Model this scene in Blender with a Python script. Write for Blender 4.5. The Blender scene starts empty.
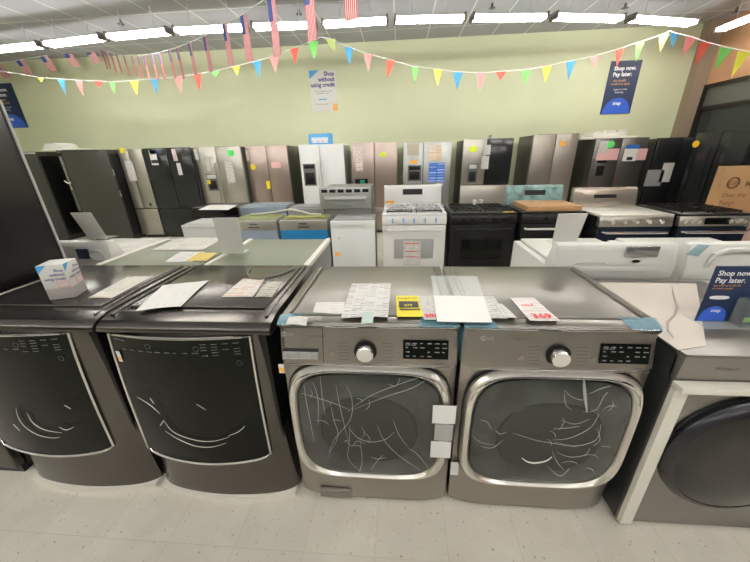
import bpy, bmesh, math, random
from mathutils import Vector, Matrix
random.seed(7)
PI = math.pi
C = bpy.context.scene.collection

# ------------------------------------------------------------------ camera
F_PX, PIT, ROL, YAW, CAMH = 313.17, .3833, -.0265, .083, 1.5564
_rt = Vector((math.cos(YAW), math.sin(YAW), 0)); _fw = Vector((-math.sin(YAW), math.cos(YAW), 0)); _up = Vector((0, 0, 1))
CF = _fw*math.cos(PIT) - _up*math.sin(PIT)
_U = _fw*math.sin(PIT) + _up*math.cos(PIT)
CR = _rt*math.cos(ROL) + _U*math.sin(ROL)
CU = -_rt*math.sin(ROL) + _U*math.cos(ROL)
EYE = Vector((0, 0, CAMH))
def ray(u, v): return CR*((u-375)/F_PX) - CU*((v-281)/F_PX) + CF
def aty(u, v, y): d = ray(u, v); return EYE + d*(y/d.y)
def atz(u, v, z): d = ray(u, v); return EYE + d*((z-CAMH)/d.z)
cam = bpy.data.objects.new('camera', bpy.data.cameras.new('camera')); C.objects.link(cam)
M = Matrix.Identity(4)
for i in range(3):
    M[i][0] = CR[i]; M[i][1] = CU[i]; M[i][2] = -CF[i]; M[i][3] = EYE[i]
cam.matrix_world = M
cam.data.sensor_fit = 'HORIZONTAL'; cam.data.sensor_width = 36; cam.data.lens = 36*F_PX/750
cam.data.clip_start = .05
bpy.context.scene.camera = cam

# ------------------------------------------------------------------ materials
def mat(name, col, rough=.5, metal=0, emit=None, es=1, alpha=1, trans=0, coat=0, bump=0, bscale=80, var=0, vscale=3, spec=.5, stretch=None, ior=1.45):
    m = bpy.data.materials.new(name); m.use_nodes = True
    nt = m.node_tree; N = nt.nodes; L = nt.links; b = N['Principled BSDF']
    c = tuple(col)+(1,)
    b.inputs['Base Color'].default_value = c
    b.inputs['Roughness'].default_value = rough; b.inputs['Metallic'].default_value = metal
    b.inputs['Alpha'].default_value = alpha; b.inputs['Transmission Weight'].default_value = trans
    b.inputs['Coat Weight'].default_value = coat; b.inputs['Specular IOR Level'].default_value = spec; b.inputs['IOR'].default_value = ior
    if emit:
        b.inputs['Emission Color'].default_value = tuple(emit)+(1,); b.inputs['Emission Strength'].default_value = es
    if bump or var:
        tc = N.new('ShaderNodeTexCoord'); mp = N.new('ShaderNodeMapping'); L.new(tc.outputs['Object'], mp.inputs[0])
        if stretch: mp.inputs['Scale'].default_value = stretch
    if bump:
        n = N.new('ShaderNodeTexNoise'); n.inputs['Scale'].default_value = bscale; n.inputs['Detail'].default_value = 3
        L.new(mp.outputs[0], n.inputs['Vector'])
        bp = N.new('ShaderNodeBump'); bp.inputs['Strength'].default_value = bump; bp.inputs['Distance'].default_value = .01
        L.new(n.outputs['Fac'], bp.inputs['Height']); L.new(bp.outputs[0], b.inputs['Normal'])
    if var:
        n = N.new('ShaderNodeTexNoise'); n.inputs['Scale'].default_value = vscale; n.inputs['Detail'].default_value = 4
        L.new(mp.outputs[0], n.inputs['Vector'])
        r = N.new('ShaderNodeValToRGB'); r.color_ramp.elements[0].position = .3; r.color_ramp.elements[1].position = .7
        r.color_ramp.elements[0].color = tuple(x*(1-var) for x in col)+(1,)
        r.color_ramp.elements[1].color = tuple(min(1, x*(1+var)) for x in col)+(1,)
        L.new(n.outputs['Fac'], r.inputs[0]); L.new(r.outputs[0], b.inputs['Base Color'])
    return m
def printed(name, paper, ink, rows=14, cols=5, gloss=.45):
    """paper with rows of small print, laid out on the sheet's own UVs"""
    m = mat(name, paper, gloss); nt = m.node_tree; N = nt.nodes; L = nt.links
    tc = N.new('ShaderNodeTexCoord'); br = N.new('ShaderNodeTexBrick')
    br.inputs['Scale'].default_value = 1; br.inputs['Brick Width'].default_value = 1/cols; br.inputs['Row Height'].default_value = 1/rows
    br.inputs['Mortar Size'].default_value = .28/rows; br.inputs['Mortar Smooth'].default_value = .3; br.inputs['Bias'].default_value = 0
    br.inputs['Color1'].default_value = tuple(ink)+(1,); br.inputs['Color2'].default_value = tuple(paper)+(1,); br.inputs['Mortar'].default_value = tuple(paper)+(1,)
    br.offset = .37; br.squash = 1.6
    L.new(tc.outputs['UV'], br.inputs['Vector']); L.new(br.outputs['Color'], N['Principled BSDF'].inputs['Base Color'])
    return m
STEEL = mat('graphite_steel', (.33, .305, .27), .33, .85, bump=.02, bscale=60, stretch=(1, 1, 30))
STEELT = mat('graphite_steel_top', (.235, .22, .195), .3, .9, bump=.03, bscale=9)
DARKSTEEL = mat('black_steel', (.12, .11, .098), .25, .85)
DARKSTEELT = mat('black_steel_top', (.115, .105, .095), .22, .92)
SILVER = mat('silver_trim', (.72, .71, .69), .22, 1)
CHROME = mat('chrome', (.85, .85, .85), .08, 1)
BGLASS = mat('black_glass', (.004, .005, .0035), .07, 0, spec=.2)
SMOKE = mat('smoked_window', (.02, .021, .018), .16, 0, spec=.35)
BLACK = mat('black_plastic', (.006, .006, .006), .3, spec=.35)
DGREY = mat('dark_grey_side', (.05, .052, .048), .38, .2)
MGREY = mat('grey_plastic', (.28, .28, .27), .45)
LGREY = mat('light_grey', (.5, .5, .48), .4)
WHITE = mat('white_enamel', (.70, .70, .67), .3, var=.02)
WHITEP = mat('white_plastic', (.66, .66, .61), .38)
PAPER = mat('paper', (.68, .67, .62), .6)
FOAM = mat('packing_foam', (.75, .73, .64), .7, bump=.2, bscale=60)
PRINT = printed('printed_sheet', (.64, .63, .59), (.27, .26, .25), 22, 6)
PRINT2 = printed('printed_leaflet', (.62, .61, .56), (.36, .32, .27), 12, 3)
PRINTR = printed('price_ticket', (.68, .66, .62), (.6, .24, .24), 10, 3)
YELLOW = mat('yellow_label', (.72, .60, .02), .5)
ORANGE = mat('orange_label', (.85, .42, .08), .5)
GREENL = mat('green_label', (.12, .75, .16), .5)
LIME = mat('lime_label', (.72, .85, .03), .5)
PINKL = mat('pink_label', (.72, .42, .40), .5)
BLUEL = mat('blue_label', (.03, .14, .5), .45)
NAVY = mat('navy_sign', (.02, .035, .09), .4)
SNAPB = mat('bright_blue', (.04, .13, .62), .4)
SKYB = mat('sky_blue', (.08, .36, .68), .45)
BLUETAPE = mat('blue_tape', (.2, .46, .56), .3, alpha=.33, bump=.4, bscale=40)
TAPE = mat('white_tape', (.78, .78, .76), .4)
RED = mat('red_ink', (.75, .03, .05), .5)
INK = mat('black_ink', (.02, .02, .03), .5)
INKB = mat('navy_ink', (.06, .05, .25), .5)
WINK = mat('white_ink', (.85, .85, .85), .5)
GINK = mat('faint_grey_marking', (.13, .13, .13), .4)
CARD = mat('cardboard', (.40, .235, .105), .75, bump=.05, bscale=30, var=.06, vscale=4)
KNOBM = mat('knob_metal', (.8, .8, .8), .2, 1)
PINKSTEEL = mat('wrapped_rose_steel', (.36, .29, .25), .3, .75, bump=.06, bscale=8)
FSTEEL = mat('fridge_steel', (.40, .38, .33), .34, .8, bump=.03, bscale=40, stretch=(1, 1, .05))
FDARK = mat('fridge_dark_steel', (.17, .165, .15), .3, .8)
FBLACK = mat('fridge_black', (.02, .022, .022), .14, .2)
FWHITE = mat('fridge_white', (.70, .72, .70), .35)
FSIDE = mat('fridge_side', (.07, .072, .058), .4, .2)
TEALW = mat('teal_plastic_wrap', (.22, .36, .34), .3, 0, bump=.6, bscale=25, var=.5, vscale=9)
BLUEF = mat('blue_protective_film', (.01, .16, .36), .3)
GREYF = mat('pale_blue_film', (.22, .27, .32), .3, bump=.3, bscale=12)
OLIVE = mat('olive_insulation', (.22, .24, .10), .8, var=.2, vscale=14)
GREENTOP = mat('grey_green_enamel', (.20, .22, .155), .5, 0)
ACRYL = mat('clear_acrylic', (.9, .95, .93), .06, alpha=.22)
FILM = mat('hazy_film_over_window', (.05, .054, .046), .2, spec=.45, var=.45, vscale=6)
CREASE = mat('film_crease_white', (.62, .65, .62), .25, alpha=.5)
TUBE = mat('lit_tube', (1, 1, 1), .5, emit=(1, .975, .93), es=39)
TUBE2 = mat('lit_tube_dim', (1, 1, 1), .5, emit=(1, .975, .93), es=38)

# ------------------------------------------------------------------ geometry helpers
def WM(o):
    m = o.matrix_basis.copy()
    while o.parent: o = o.parent; m = o.matrix_basis @ m
    return m
class MB:
    def __init__(s): s.b = bmesh.new(); s.uv = s.b.loops.layers.uv.new('UVMap')
    def box(s, x0, x1, y0, y1, z0, z1, bev=0, seg=2, m=0):
        r = bmesh.ops.create_cube(s.b, size=1)['verts']
        for v in r: v.co = Vector(((x0+x1)/2+v.co.x*(x1-x0), (y0+y1)/2+v.co.y*(y1-y0), (z0+z1)/2+v.co.z*(z1-z0)))
        if bev:
            es = list({e for v in r for e in v.link_edges})
            bmesh.ops.bevel(s.b, geom=es, offset=bev, segments=seg, affect='EDGES', profile=.5)
        return s
    def prism(s, prof, a0, a1, axis='x', bev=0):
        """profile in the plane across the axis, swept from a0 to a1"""
        def P(p, a):
            return Vector((a, p[0], p[1])) if axis == 'x' else (Vector((p[0], a, p[1])) if axis == 'y' else Vector((p[0], p[1], a)))
        A = [s.b.verts.new(P(p, a0)) for p in prof]; B = [s.b.verts.new(P(p, a1)) for p in prof]
        n = len(prof); fs = [s.b.faces.new(A), s.b.faces.new(B[::-1])]
        for i in range(n): fs.append(s.b.faces.new((A[i], B[i], B[(i+1) % n], A[(i+1) % n])))
        if bev:
            bmesh.ops.bevel(s.b, geom=list({e for f in fs for e in f.edges}), offset=bev, segments=2, affect='EDGES', profile=.5)
        return s
    def tube(s, pts, r, seg=8, closed=False):
        pts = [Vector(p) for p in pts]; n = len(pts); rings = []
        for i, p in enumerate(pts):
            a = pts[(i-1) % n] if (closed or i > 0) else p; c = pts[(i+1) % n] if (closed or i < n-1) else p
            t = (c-a).normalized() if (c-a).length > 1e-9 else Vector((0, 0, 1))
            h = Vector((0, 0, 1)) if abs(t.z) < .9 else Vector((0, 1, 0))
            e1 = t.cross(h).normalized(); e2 = t.cross(e1)
            rr = r[i] if isinstance(r, (list, tuple)) else r
            rings.append([s.b.verts.new(p+(e1*math.cos(2*PI*k/seg)+e2*math.sin(2*PI*k/seg))*rr) for k in range(seg)])
        for i in range(n if closed else n-1):
            A, B = rings[i], rings[(i+1) % n]
            for k in range(seg): s.b.faces.new((A[k], A[(k+1) % seg], B[(k+1) % seg], B[k]))
        if not closed: s.b.faces.new(rings[0][::-1]); s.b.faces.new(rings[-1])
        return s
    def rings(s, cx, cz, L, seg=56, cap0=False, cap1=True):
        """L = [(half width, half height, exponent, y)], superellipses facing -Y"""
        R = []
        for hx, hz, n, y in L:
            q = []
            for k in range(seg):
                a = 2*PI*k/seg; c, d = math.cos(a), math.sin(a)
                q.append(s.b.verts.new((cx+hx*math.copysign(abs(c)**(2/n), c), y, cz+hz*math.copysign(abs(d)**(2/n), d))))
            R.append(q)
        for A, B in zip(R, R[1:]):
            for k in range(seg): s.b.faces.new((A[k], A[(k+1) % seg], B[(k+1) % seg], B[k]))
        if cap0: s.b.faces.new(R[0])
        if cap1:
            c = s.b.verts.new((cx, L[-1][3], cz))
            for k in range(seg): s.b.faces.new((R[-1][k], R[-1][(k+1) % seg], c))
        return s
    def cyl(s, p, q, r, seg=20): return s.tube([p, q], r, seg)
    def sheet(s, a, b, c, d, th=.001, n=1, amp=0, seed=0):
        """a,b,c,d = bottom-left, bottom-right, top-right, top-left; thin sheet, UV 0..1"""
        a, b, c, d = map(Vector, (a, b, c, d)); nn = (b-a).cross(d-a).normalized(); rnd = random.Random(seed)
        ph = [rnd.uniform(0, 6) for _ in range(4)]
        def P(i, j):
            u, v = i/n, j/n; p = (a*(1-u)+b*u)*(1-v)+(d*(1-u)+c*u)*v
            return p+nn*(amp*(1+math.sin(ph[0]+u*5+v*2)*math.cos(ph[1]+v*4)) if amp else 0)
        T = [[s.b.verts.new(P(i, j)+nn*th) for i in range(n+1)] for j in range(n+1)]
        B = [[s.b.verts.new(P(i, j)) for i in range(n+1)] for j in range(n+1)]
        def face(vs, uvs):
            f = s.b.faces.new(vs)
            for l, w in zip(f.loops, uvs): l[s.uv].uv = w
        for j in range(n):
            for i in range(n):
                uv = [(i/n, j/n), ((i+1)/n, j/n), ((i+1)/n, (j+1)/n), (i/n, (j+1)/n)]
                face((T[j][i], T[j][i+1], T[j+1][i+1], T[j+1][i]), uv)
                face((B[j][i], B[j+1][i], B[j+1][i+1], B[j][i+1]), [uv[0], uv[3], uv[2], uv[1]])
        for i in range(n):
            s.b.faces.new((B[0][i], B[0][i+1], T[0][i+1], T[0][i])); s.b.faces.new((T[n][i], T[n][i+1], B[n][i+1], B[n][i]))
            s.b.faces.new((T[i][0], T[i+1][0], B[i+1][0], B[i][0])); s.b.faces.new((B[i][n], B[i+1][n], T[i+1][n], T[i][n]))
        return s
    def plate(s, x0, x1, zt, zb, yf, th, nx=28, nz=1, xs=lambda h: 1):
        """curved plate: top zt(t), bottom zb(t), front y yf(t, w); t in -1..1 across, w 0..1 up"""
        FR, BK = [], []
        for i in range(nx+1):
            t = -1+2*i/nx; x = x0+(x1-x0)*i/nx; f, k = [], []
            for j in range(nz+1):
                w = j/nz; z = zb(t)+(zt(t)-zb(t))*w; y = yf(t, w); xx = (x0+x1)/2+(x-(x0+x1)/2)*xs(w)
                f.append(s.b.verts.new((xx, y, z))); k.append(s.b.verts.new((xx, y+th, z)))
            FR.append(f); BK.append(k)
        for i in range(nx):
            for j in range(nz):
                s.b.faces.new((FR[i][j], FR[i+1][j], FR[i+1][j+1], FR[i][j+1])); s.b.faces.new((BK[i][j], BK[i][j+1], BK[i+1][j+1], BK[i+1][j]))
            s.b.faces.new((FR[i][nz], FR[i+1][nz], BK[i+1][nz], BK[i][nz])); s.b.faces.new((FR[i][0], BK[i][0], BK[i+1][0], FR[i+1][0]))
        for i in (0, nx):
            for j in range(nz): s.b.faces.new((FR[i][j], FR[i][j+1], BK[i][j+1], BK[i][j]) if i == 0 else (FR[i][j], BK[i][j], BK[i][j+1], FR[i][j+1]))
        return s
    def text(s, txt, o, right, up, size, th=.0006, align='LEFT', bold=0):
        """lettering as mesh: o = anchor, right/up = reading directions"""
        cu = bpy.data.curves.new('t', 'FONT'); cu.body = txt; cu.size = size; cu.align_x = align; cu.resolution_u = 2; cu.offset = bold
        ob = bpy.data.objects.new('t', cu); C.objects.link(ob); bpy.context.view_layer.update()
        me = bpy.data.meshes.new_from_object(ob.evaluated_get(bpy.context.evaluated_depsgraph_get()))
        right = Vector(right).normalized(); up = Vector(up).normalized(); nn = right.cross(up).normalized(); o = Vector(o)
        vs = [s.b.verts.new(o+right*v.co.x+up*v.co.y+nn*th) for v in me.vertices]
        for p in me.polygons:
            try: s.b.faces.new([vs[i] for i in p.vertices])
            except ValueError: pass
        bpy.data.objects.remove(ob); bpy.data.curves.remove(cu); bpy.data.meshes.remove(me)
        return s
    def build(s, name, m, parent=None, smooth=True, kind=None):
        bmesh.ops.recalc_face_normals(s.b, faces=s.b.faces)
        me = bpy.data.meshes.new(name)
        if parent: inv = WM(parent).inverted(); bmesh.ops.transform(s.b, matrix=inv, verts=s.b.verts)
        else:
            xs = [v.co for v in s.b.verts]
            c = Vector(((min(v.x for v in xs)+max(v.x for v in xs))/2, (min(v.y for v in xs)+max(v.y for v in xs))/2, min(v.z for v in xs)))
            bmesh.ops.translate(s.b, verts=s.b.verts, vec=-c)
        s.b.to_mesh(me); s.b.free(); me.materials.append(m)
        if smooth:
            for p in me.polygons: p.use_smooth = True
            me.set_sharp_from_angle(angle=math.radians(35))
        o = bpy.data.objects.new(name, me); C.objects.link(o)
        if parent: o.parent = parent
        else: o.location = c
        if kind: o['kind'] = kind
        return o
def thing(name, label, cat, loc, rz=0, group=None):
    o = bpy.data.objects.new(name, None); C.objects.link(o); o.location = loc; o.rotation_euler.z = rz; o.empty_display_size = .1
    o['label'] = label; o['category'] = cat
    if group: o['group'] = group
    return o
def tag(o, label, cat, group=None):
    o['label'] = label; o['category'] = cat
    if group: o['group'] = group
    return o
def struct(mb, name, m): return mb.build(name, m, None, False, 'structure')
def copy_tree(o, parent=None):
    c = o.copy(); C.objects.link(c); c.parent = parent
    for ch in [q for q in bpy.data.objects if q.parent == o]: copy_tree(ch, c)
    return c
X, Y_, Z = Vector((1, 0, 0)), Vector((0, 1, 0)), Vector((0, 0, 1))

# ------------------------------------------------------------------ setting
WY, RX, LX, CZ = 7.45, 5.75, -9.6, 3.62
def floor_mat():
    m = mat('vinyl_floor', (.56, .53, .46), .3); nt = m.node_tree; N = nt.nodes; L = nt.links; b = N['Principled BSDF']
    tc = N.new('ShaderNodeTexCoord')
    n1 = N.new('ShaderNodeTexNoise'); n1.inputs['Scale'].default_value = 5; n1.inputs['Detail'].default_value = 6
    L.new(tc.outputs['Object'], n1.inputs['Vector'])
    r1 = N.new('ShaderNodeValToRGB'); r1.color_ramp.elements[0].position = .3; r1.color_ramp.elements[1].position = .75
    r1.color_ramp.elements[0].color = (.64, .60, .51, 1); r1.color_ramp.elements[1].color = (.76, .72, .62, 1)
    L.new(n1.outputs['Fac'], r1.inputs[0])
    # dark chips and scuffs
    n2 = N.new('ShaderNodeTexNoise'); n2.inputs['Scale'].default_value = 60; n2.inputs['Detail'].default_value = 2
    L.new(tc.outputs['Object'], n2.inputs['Vector'])
    r2 = N.new('ShaderNodeValToRGB'); r2.color_ramp.elements[0].position = .66; r2.color_ramp.elements[1].position = .74
    r2.color_ramp.elements[0].color = (0, 0, 0, 1); r2.color_ramp.elements[1].color = (1, 1, 1, 1)
    L.new(n2.outputs['Fac'], r2.inputs[0])
    mx = N.new('ShaderNodeMixRGB'); L.new(r2.outputs[0], mx.inputs[0]); L.new(r1.outputs[0], mx.inputs[1]); mx.inputs[2].default_value = (.34, .31, .25, 1)
    # white flecks
    n3 = N.new('ShaderNodeTexNoise'); n3.inputs['Scale'].default_value = 95; L.new(tc.outputs['Object'], n3.inputs['Vector'])
    r3 = N.new('ShaderNodeValToRGB'); r3.color_ramp.elements[0].position = .70; r3.color_ramp.elements[1].position = .76
    L.new(n3.outputs['Fac'], r3.inputs[0])
    mx3 = N.new('ShaderNodeMixRGB'); L.new(r3.outputs[0], mx3.inputs[0]); L.new(mx.outputs[0], mx3.inputs[1]); mx3.inputs[2].default_value = (.8, .78, .72, 1)
    # 12 inch tiles with faint joints
    br = N.new('ShaderNodeTexBrick'); br.offset = 0; br.inputs['Scale'].default_value = 1; br.inputs['Brick Width'].default_value = .305; br.inputs['Row Height'].default_value = .305
    br.inputs['Mortar Size'].default_value = .002; br.inputs['Color1'].default_value = (1, 1, 1, 1); br.inputs['Color2'].default_value = (.97, .97, .97, 1); br.inputs['Mortar'].default_value = (.87, .86, .84, 1)
    L.new(tc.outputs['Object'], br.inputs['Vector'])
    mm = N.new('ShaderNodeMixRGB'); mm.blend_type = 'MULTIPLY'; mm.inputs[0].default_value = 1
    L.new(mx3.outputs[0], mm.inputs[1]); L.new(br.outputs['Color'], mm.inputs[2]); L.new(mm.outputs[0], b.inputs['Base Color'])
    return m
def ceil_mat():
    m = mat('ceiling_tile', (.5, .5, .5), .6); nt = m.node_tree; N = nt.nodes; L = nt.links
    tc = N.new('ShaderNodeTexCoord'); br = N.new('ShaderNodeTexBrick'); br.offset = 0
    br.inputs['Scale'].default_value = 1; br.inputs['Brick Width'].default_value = .61; br.inputs['Row Height'].default_value = 1.22; br.inputs['Mortar Size'].default_value = .012
    br.inputs['Color1'].default_value = (.52, .52, .56, 1); br.inputs['Color2'].default_value = (.47, .48, .53, 1); br.inputs['Mortar'].default_value = (.85, .85, .83, 1)
    L.new(tc.outputs['Object'], br.inputs['Vector']); L.new(br.outputs['Color'], N['Principled BSDF'].inputs['Base Color'])
    return m
GREENW = mat('pale_green_wall', (.62, .65, .425), .55, var=.035, vscale=1.1)
BROWN = mat('brown_panel', (.50, .27, .15), .3, var=.2, vscale=1.5)
MULL = mat('dark_bronze_frame', (.035, .028, .022), .35, .5)
WGLASS = mat('night_window_glass', (.25, .27, .25), .03, trans=.9)
struct(MB().box(LX, RX, -6, WY+.1, -.1, 0), 'floor', floor_mat())
struct(MB().box(LX, RX, -6, WY+.1, CZ, CZ+.1), 'ceiling', ceil_mat())
struct(MB().box(LX, RX, WY, WY+.1, 0, CZ), 'wall_back', GREENW)
struct(MB().box(LX-.1, LX, -6, WY+.1, 0, CZ), 'wall_left', GREENW)
struct(MB().box(LX, RX, -6.1, -6, 0, CZ), 'wall_front', mat('shop_far_wall', (.10, .10, .085), .6))
struct(MB().box(LX, RX, WY-.015, WY, 0, .1), 'baseboard_back', BLACK)
# right side: brown fascia above a dark shop window
struct(MB().box(RX, RX+.1, -6, WY+.1, 2.62, CZ), 'wall_right', BROWN)
struct(MB().box(RX, RX+.1, -6, WY+.1, 0, .25), 'wall_right_sill', mat('window_sill_wall', (.12, .1, .08), .6))
struct(MB().box(5.50, RX+.05, WY-.16, WY, 0, CZ), 'trim_1', mat('brown_corner_post', (.30, .23, .16), .4))
yy = WY-.16
for i in range(5):
    y1 = yy-1.5
    f = MB()
    f.box(RX-.03, RX+.06, y1, y1+.09, .25, 2.62); f.box(RX-.03, RX+.06, yy-.05, yy, .25, 2.62)
    f.box(RX-.02, RX+.05, y1, yy, 2.56, 2.62); f.box(RX-.02, RX+.05, y1, yy, 2.18, 2.25); f.box(RX-.02, RX+.05, y1, yy, .25, .33)
    fr = f.build('window_%d' % (i+1), MULL, None, False, 'structure')
    MB().box(RX+.01, RX+.02, y1+.09, yy-.05, .33, 2.18).build('window_pane', WGLASS, fr)
    MB().box(RX+.01, RX+.02, y1+.09, yy-.05, 2.25, 2.56).build('transom_pane', mat('transom_glass', (.22, .23, .2), .08, trans=.5), fr)
    yy = y1

# ------------------------------------------------------------------ lights
HOUS = mat('fixture_housing', (.7, .7, .72), .4)
HANG = mat('fixture_joint', (.25, .24, .23), .5)
def strip_light(x0, x1, y, z, along='x', label='', y2=None):
    t = thing('strip_light', label, 'ceiling light', ((x0+x1)/2, y, z), 0, 'fluorescent strip lights under the ceiling')
    L_ = x1-x0
    ang = math.atan2((y2-y), L_) if y2 is not None else 0
    t.location.y = y if y2 is None else (y+y2)/2
    t.rotation_euler.z = ang if along == 'x' else PI/2
    l = L_/2
    def mk(mb, n, m):
        o = mb.build(n, m, None); loc = o.location.copy(); o.parent = t; o.location = loc; return o
    mk(MB().prism([(-.03, .06), (-.085, .034), (-.085, .028), (.085, .028), (.085, .034), (.03, .06)], -l, l), 'housing', HOUS)
    for dy in (-.06, .06): mk(MB().cyl((-l+.03, dy, 0), (l-.03, dy, 0), .018, 12), 'tube', TUBE if y > 4 or along == 'y' else TUBE2)
    for s in (-1, 1):
        mk(MB().box(s*l-(.03 if s > 0 else 0), s*l+(.03 if s < 0 else 0), -.09, .09, -.03, .06, .006), 'end_cap', HANG)
        mk(MB().cyl((s*(l-.25), 0, .06), (s*(l-.25), 0, CZ-z), .006, 6), 'hanger', HOUS)
    return t
FZ = 3.3
px = [(-30, 53), (45, 45.5), (107, 38), (173, 32), (250, 28), (320, 25.5), (391, 21), (468, 19), (549, 18), (625, 19.5), (697, 24)]
P = [atz(u, v, FZ) for u, v in px]
names = ['leftmost fluorescent strip light in the back row, half outside the photo', 'fluorescent strip light above the far-left flag garland', 'fluorescent strip light above the garland knot on the left',
         'fluorescent strip light in the back row behind the small hanging flags', 'fluorescent strip light in the back row behind the large hanging flags', 'fluorescent strip light right above the white credit sign',
         'fluorescent strip light just right of the large flags in the back row', 'fluorescent strip light at the middle right of the back row', 'fluorescent strip light above the yellow pennant right of middle', 'fluorescent strip light above the dark pay later poster']
for i in range(len(P)-1):
    strip_light(P[i].x+.04, P[i+1].x-.04, P[i].y, FZ, 'x', names[i], P[i+1].y)
strip_light(4.55, 6.0, 0, FZ, 'y', 'fluorescent strip light running toward the viewer beside the brown fascia').location = (5.2, 5.95, FZ)
for yl in (2.4, -.6, -3.6):
    for xl in (-7.2, -4.8, -2.4, 0, 2.4, 4.8):
        strip_light(xl-1.0, xl+1.0, yl, FZ, 'x', 'fluorescent strip light over the showroom floor, outside the photo')

# ------------------------------------------------------------------ front row: graphite machines
def creases_and_glints(parent, lines, y, m=CREASE, r=.0012, name='film_crease_or_glint'):  # also draws the reflections and glints painted on door glass
    mb = MB()
    for ln in lines:
        pts = [aty(u, v, y) for u, v in ln]
        # smooth with Catmull-Rom
        q = []
        for i in range(len(pts)-1):
            p0, p1, p2, p3 = pts[max(i-1, 0)], pts[i], pts[i+1], pts[min(i+2, len(pts)-1)]
            for k in range(5):
                t = k/5; q.append(.5*((2*p1)+(p2-p0)*t+(2*p0-5*p1+4*p2-p3)*t*t+(3*p1-p0-3*p2+p3)*t**3))
        q.append(pts[-1]); n = len(q)
        mb.tube(q, [r*(.35+.65*math.sin(PI*min(max(i/(n-1), .02), .98))) for i in range(n)], 5)
    return mb.build(name, m, parent)
def lg_logo(parent, o, s, m):
    mb = MB(); o = Vector(o)
    mb.tube([o+Vector((s*.5*math.cos(a), 0, s*.5*math.sin(a))) for a in [PI*2*k/20 for k in range(20)]], s*.07, 5, True)
    mb.box(o.x-s*.04, o.x+s*.04, o.y-.001, o.y+.001, o.z-s*.2, o.z+s*.25); mb.box(o.x-s*.04, o.x+s*.2, o.y-.001, o.y+.001, o.z-s*.24, o.z-s*.16)
    mb.cyl(o+Vector((-s*.2, -.001, s*.12)), o+Vector((-s*.2, .001, s*.12)), s*.07, 8)
    mb.text('LG', o+Vector((s*.75, 0, -s*.35)), X, Z, s*1.05)
    return mb.build('maker_logo', m, parent)
def graphite(cx, label, name, cat, washer):
    t = thing(name, label, cat, (cx, 1.33, 0)); w = .343
    MB().box(cx-w, cx+w, 1.03, 1.64, .025, .95, .012).build('cabinet', STEEL, t)
    for s in (-1, 1): MB().cyl((cx+s*.28, 1.1, 0), (cx+s*.28, 1.1, .03), .022, 12).build('foot', BLACK, t)
    bow = lambda b: (lambda q, h: .992+.022*q*q*q*q+b*(0))
    MB().plate(cx-w, cx+w, lambda q: .802, lambda q: .028, lambda q, h: .99+.03*abs(q)**6+(.012*(1-h)**6), .05, 30, 6).build('front_panel', STEEL, t)
    # console
    def cy(h): return 1.0+.03*h
    MB().plate(cx-w, cx+w, lambda q: .957, lambda q: .806, lambda q, h: .985+.034*h+.028*abs(q)**8, .05, 30, 3).build('control_panel', STEEL, t)
    MB().tube([(cx-w+.006, 1.035, .959), (cx-w+.02, 1.02, .960), (cx, 1.016, .960), (cx+w-.02, 1.02, .960), (cx+w-.006, 1.035, .959)], .0045, 8).build('edge_trim', CHROME, t)
    MB().tube([(cx-w+.004, 1.015, .806), (cx-w+.03, .988, .806), (cx-.15, .982, .812), (cx+.15, .982, .812), (cx+w-.03, .988, .806), (cx+w-.004, 1.015, .806)], .003, 8).build('lower_trim', SILVER, t)
    # top with raised lid area and ridges
    MB().prism([(1.022, .955), (1.03, .968), (1.06, .979), (1.64, .981), (1.64, .94), (1.03, .94)], cx-w, cx+w, 'x', .003).build('top_panel', STEELT, t)
    MB().box(cx-w+.05, cx+w-.05, 1.075, 1.60, .975, .984, .004, 3).build('lid_plate', STEELT, t)
    for s in (-1, 1):
        MB().tube([(cx+s*(w-.035), 1.08, .981), (cx+s*(w-.035), 1.6, .982)], .006, 8).build('side_ridge', STEELT, t)
    MB().tube([(cx-w+.05, 1.067, .981), (cx+w-.05, 1.067, .981)], .005, 8).build('front_ridge', STEELT, t)
    yk = lambda z: .985+.034*(z-.806)/.151
    # knob
    kx, kz = cx-.0055, .866
    kb = MB(); kb.rings(kx, kz, [(.043, .043, 2, yk(kz)+.004), (.043, .043, 2, yk(kz)-.006), (.037, .037, 2, yk(kz)-.008)], 40).build('knob_ring', BLACK, t)
    kn = MB(); kn.rings(kx, kz, [(.033, .033, 2, yk(kz)-.004), (.032, .032, 2, yk(kz)-.030), (.029, .029, 2, yk(kz)-.033), (.010, .010, 2, yk(kz)-.0315)], 40)
    kn.build('control_knob', KNOBM, t)
    # display
    dx0, dx1, dz0, dz1 = cx+.137, cx+.305, .840, .913
    def pan(x, z, off=0): return Vector((x, yk(z)-off, z))
    d = MB().sheet(pan(dx0, dz0, .001), pan(dx1, dz0, .001), pan(dx1, dz1, .001), pan(dx0, dz1, .001), .002).build('display_screen', BGLASS, t)
    mk = MB(); rr = random.Random(3)
    for i in range(6):
        for j in range(4):
            if rr.random() < .85:
                x = dx0+.01+i*.027; z = dz0+.009+j*.0165; ww = rr.uniform(.008, .018)
                mk.sheet(pan(x, z, .0036), pan(x+ww, z, .0036), pan(x+ww, z+.004, .0036), pan(x, z+.004, .0036), .0002)
    mk.text('88:88', pan(dx0+.008, dz1-.022, .0036), X, Z, .018)
    mk.build('display_markings', mat('display_grey', (.17, .18, .175), .5), d)
    # course list marks either side of the knob
    for s, x in ((-1, kx-.105), (1, kx+.062)):
        ml = MB()
        for j in range(6):
            z = .83+j*.013; ml.sheet(pan(x, z, .0012), pan(x+.042, z, .0012), pan(x+.042, z+.0022, .0012), pan(x, z+.0022, .0012), .0002)
        ml.build('course_markings', mat('marking_grey', (.16, .15, .14), .5), t)
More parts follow.
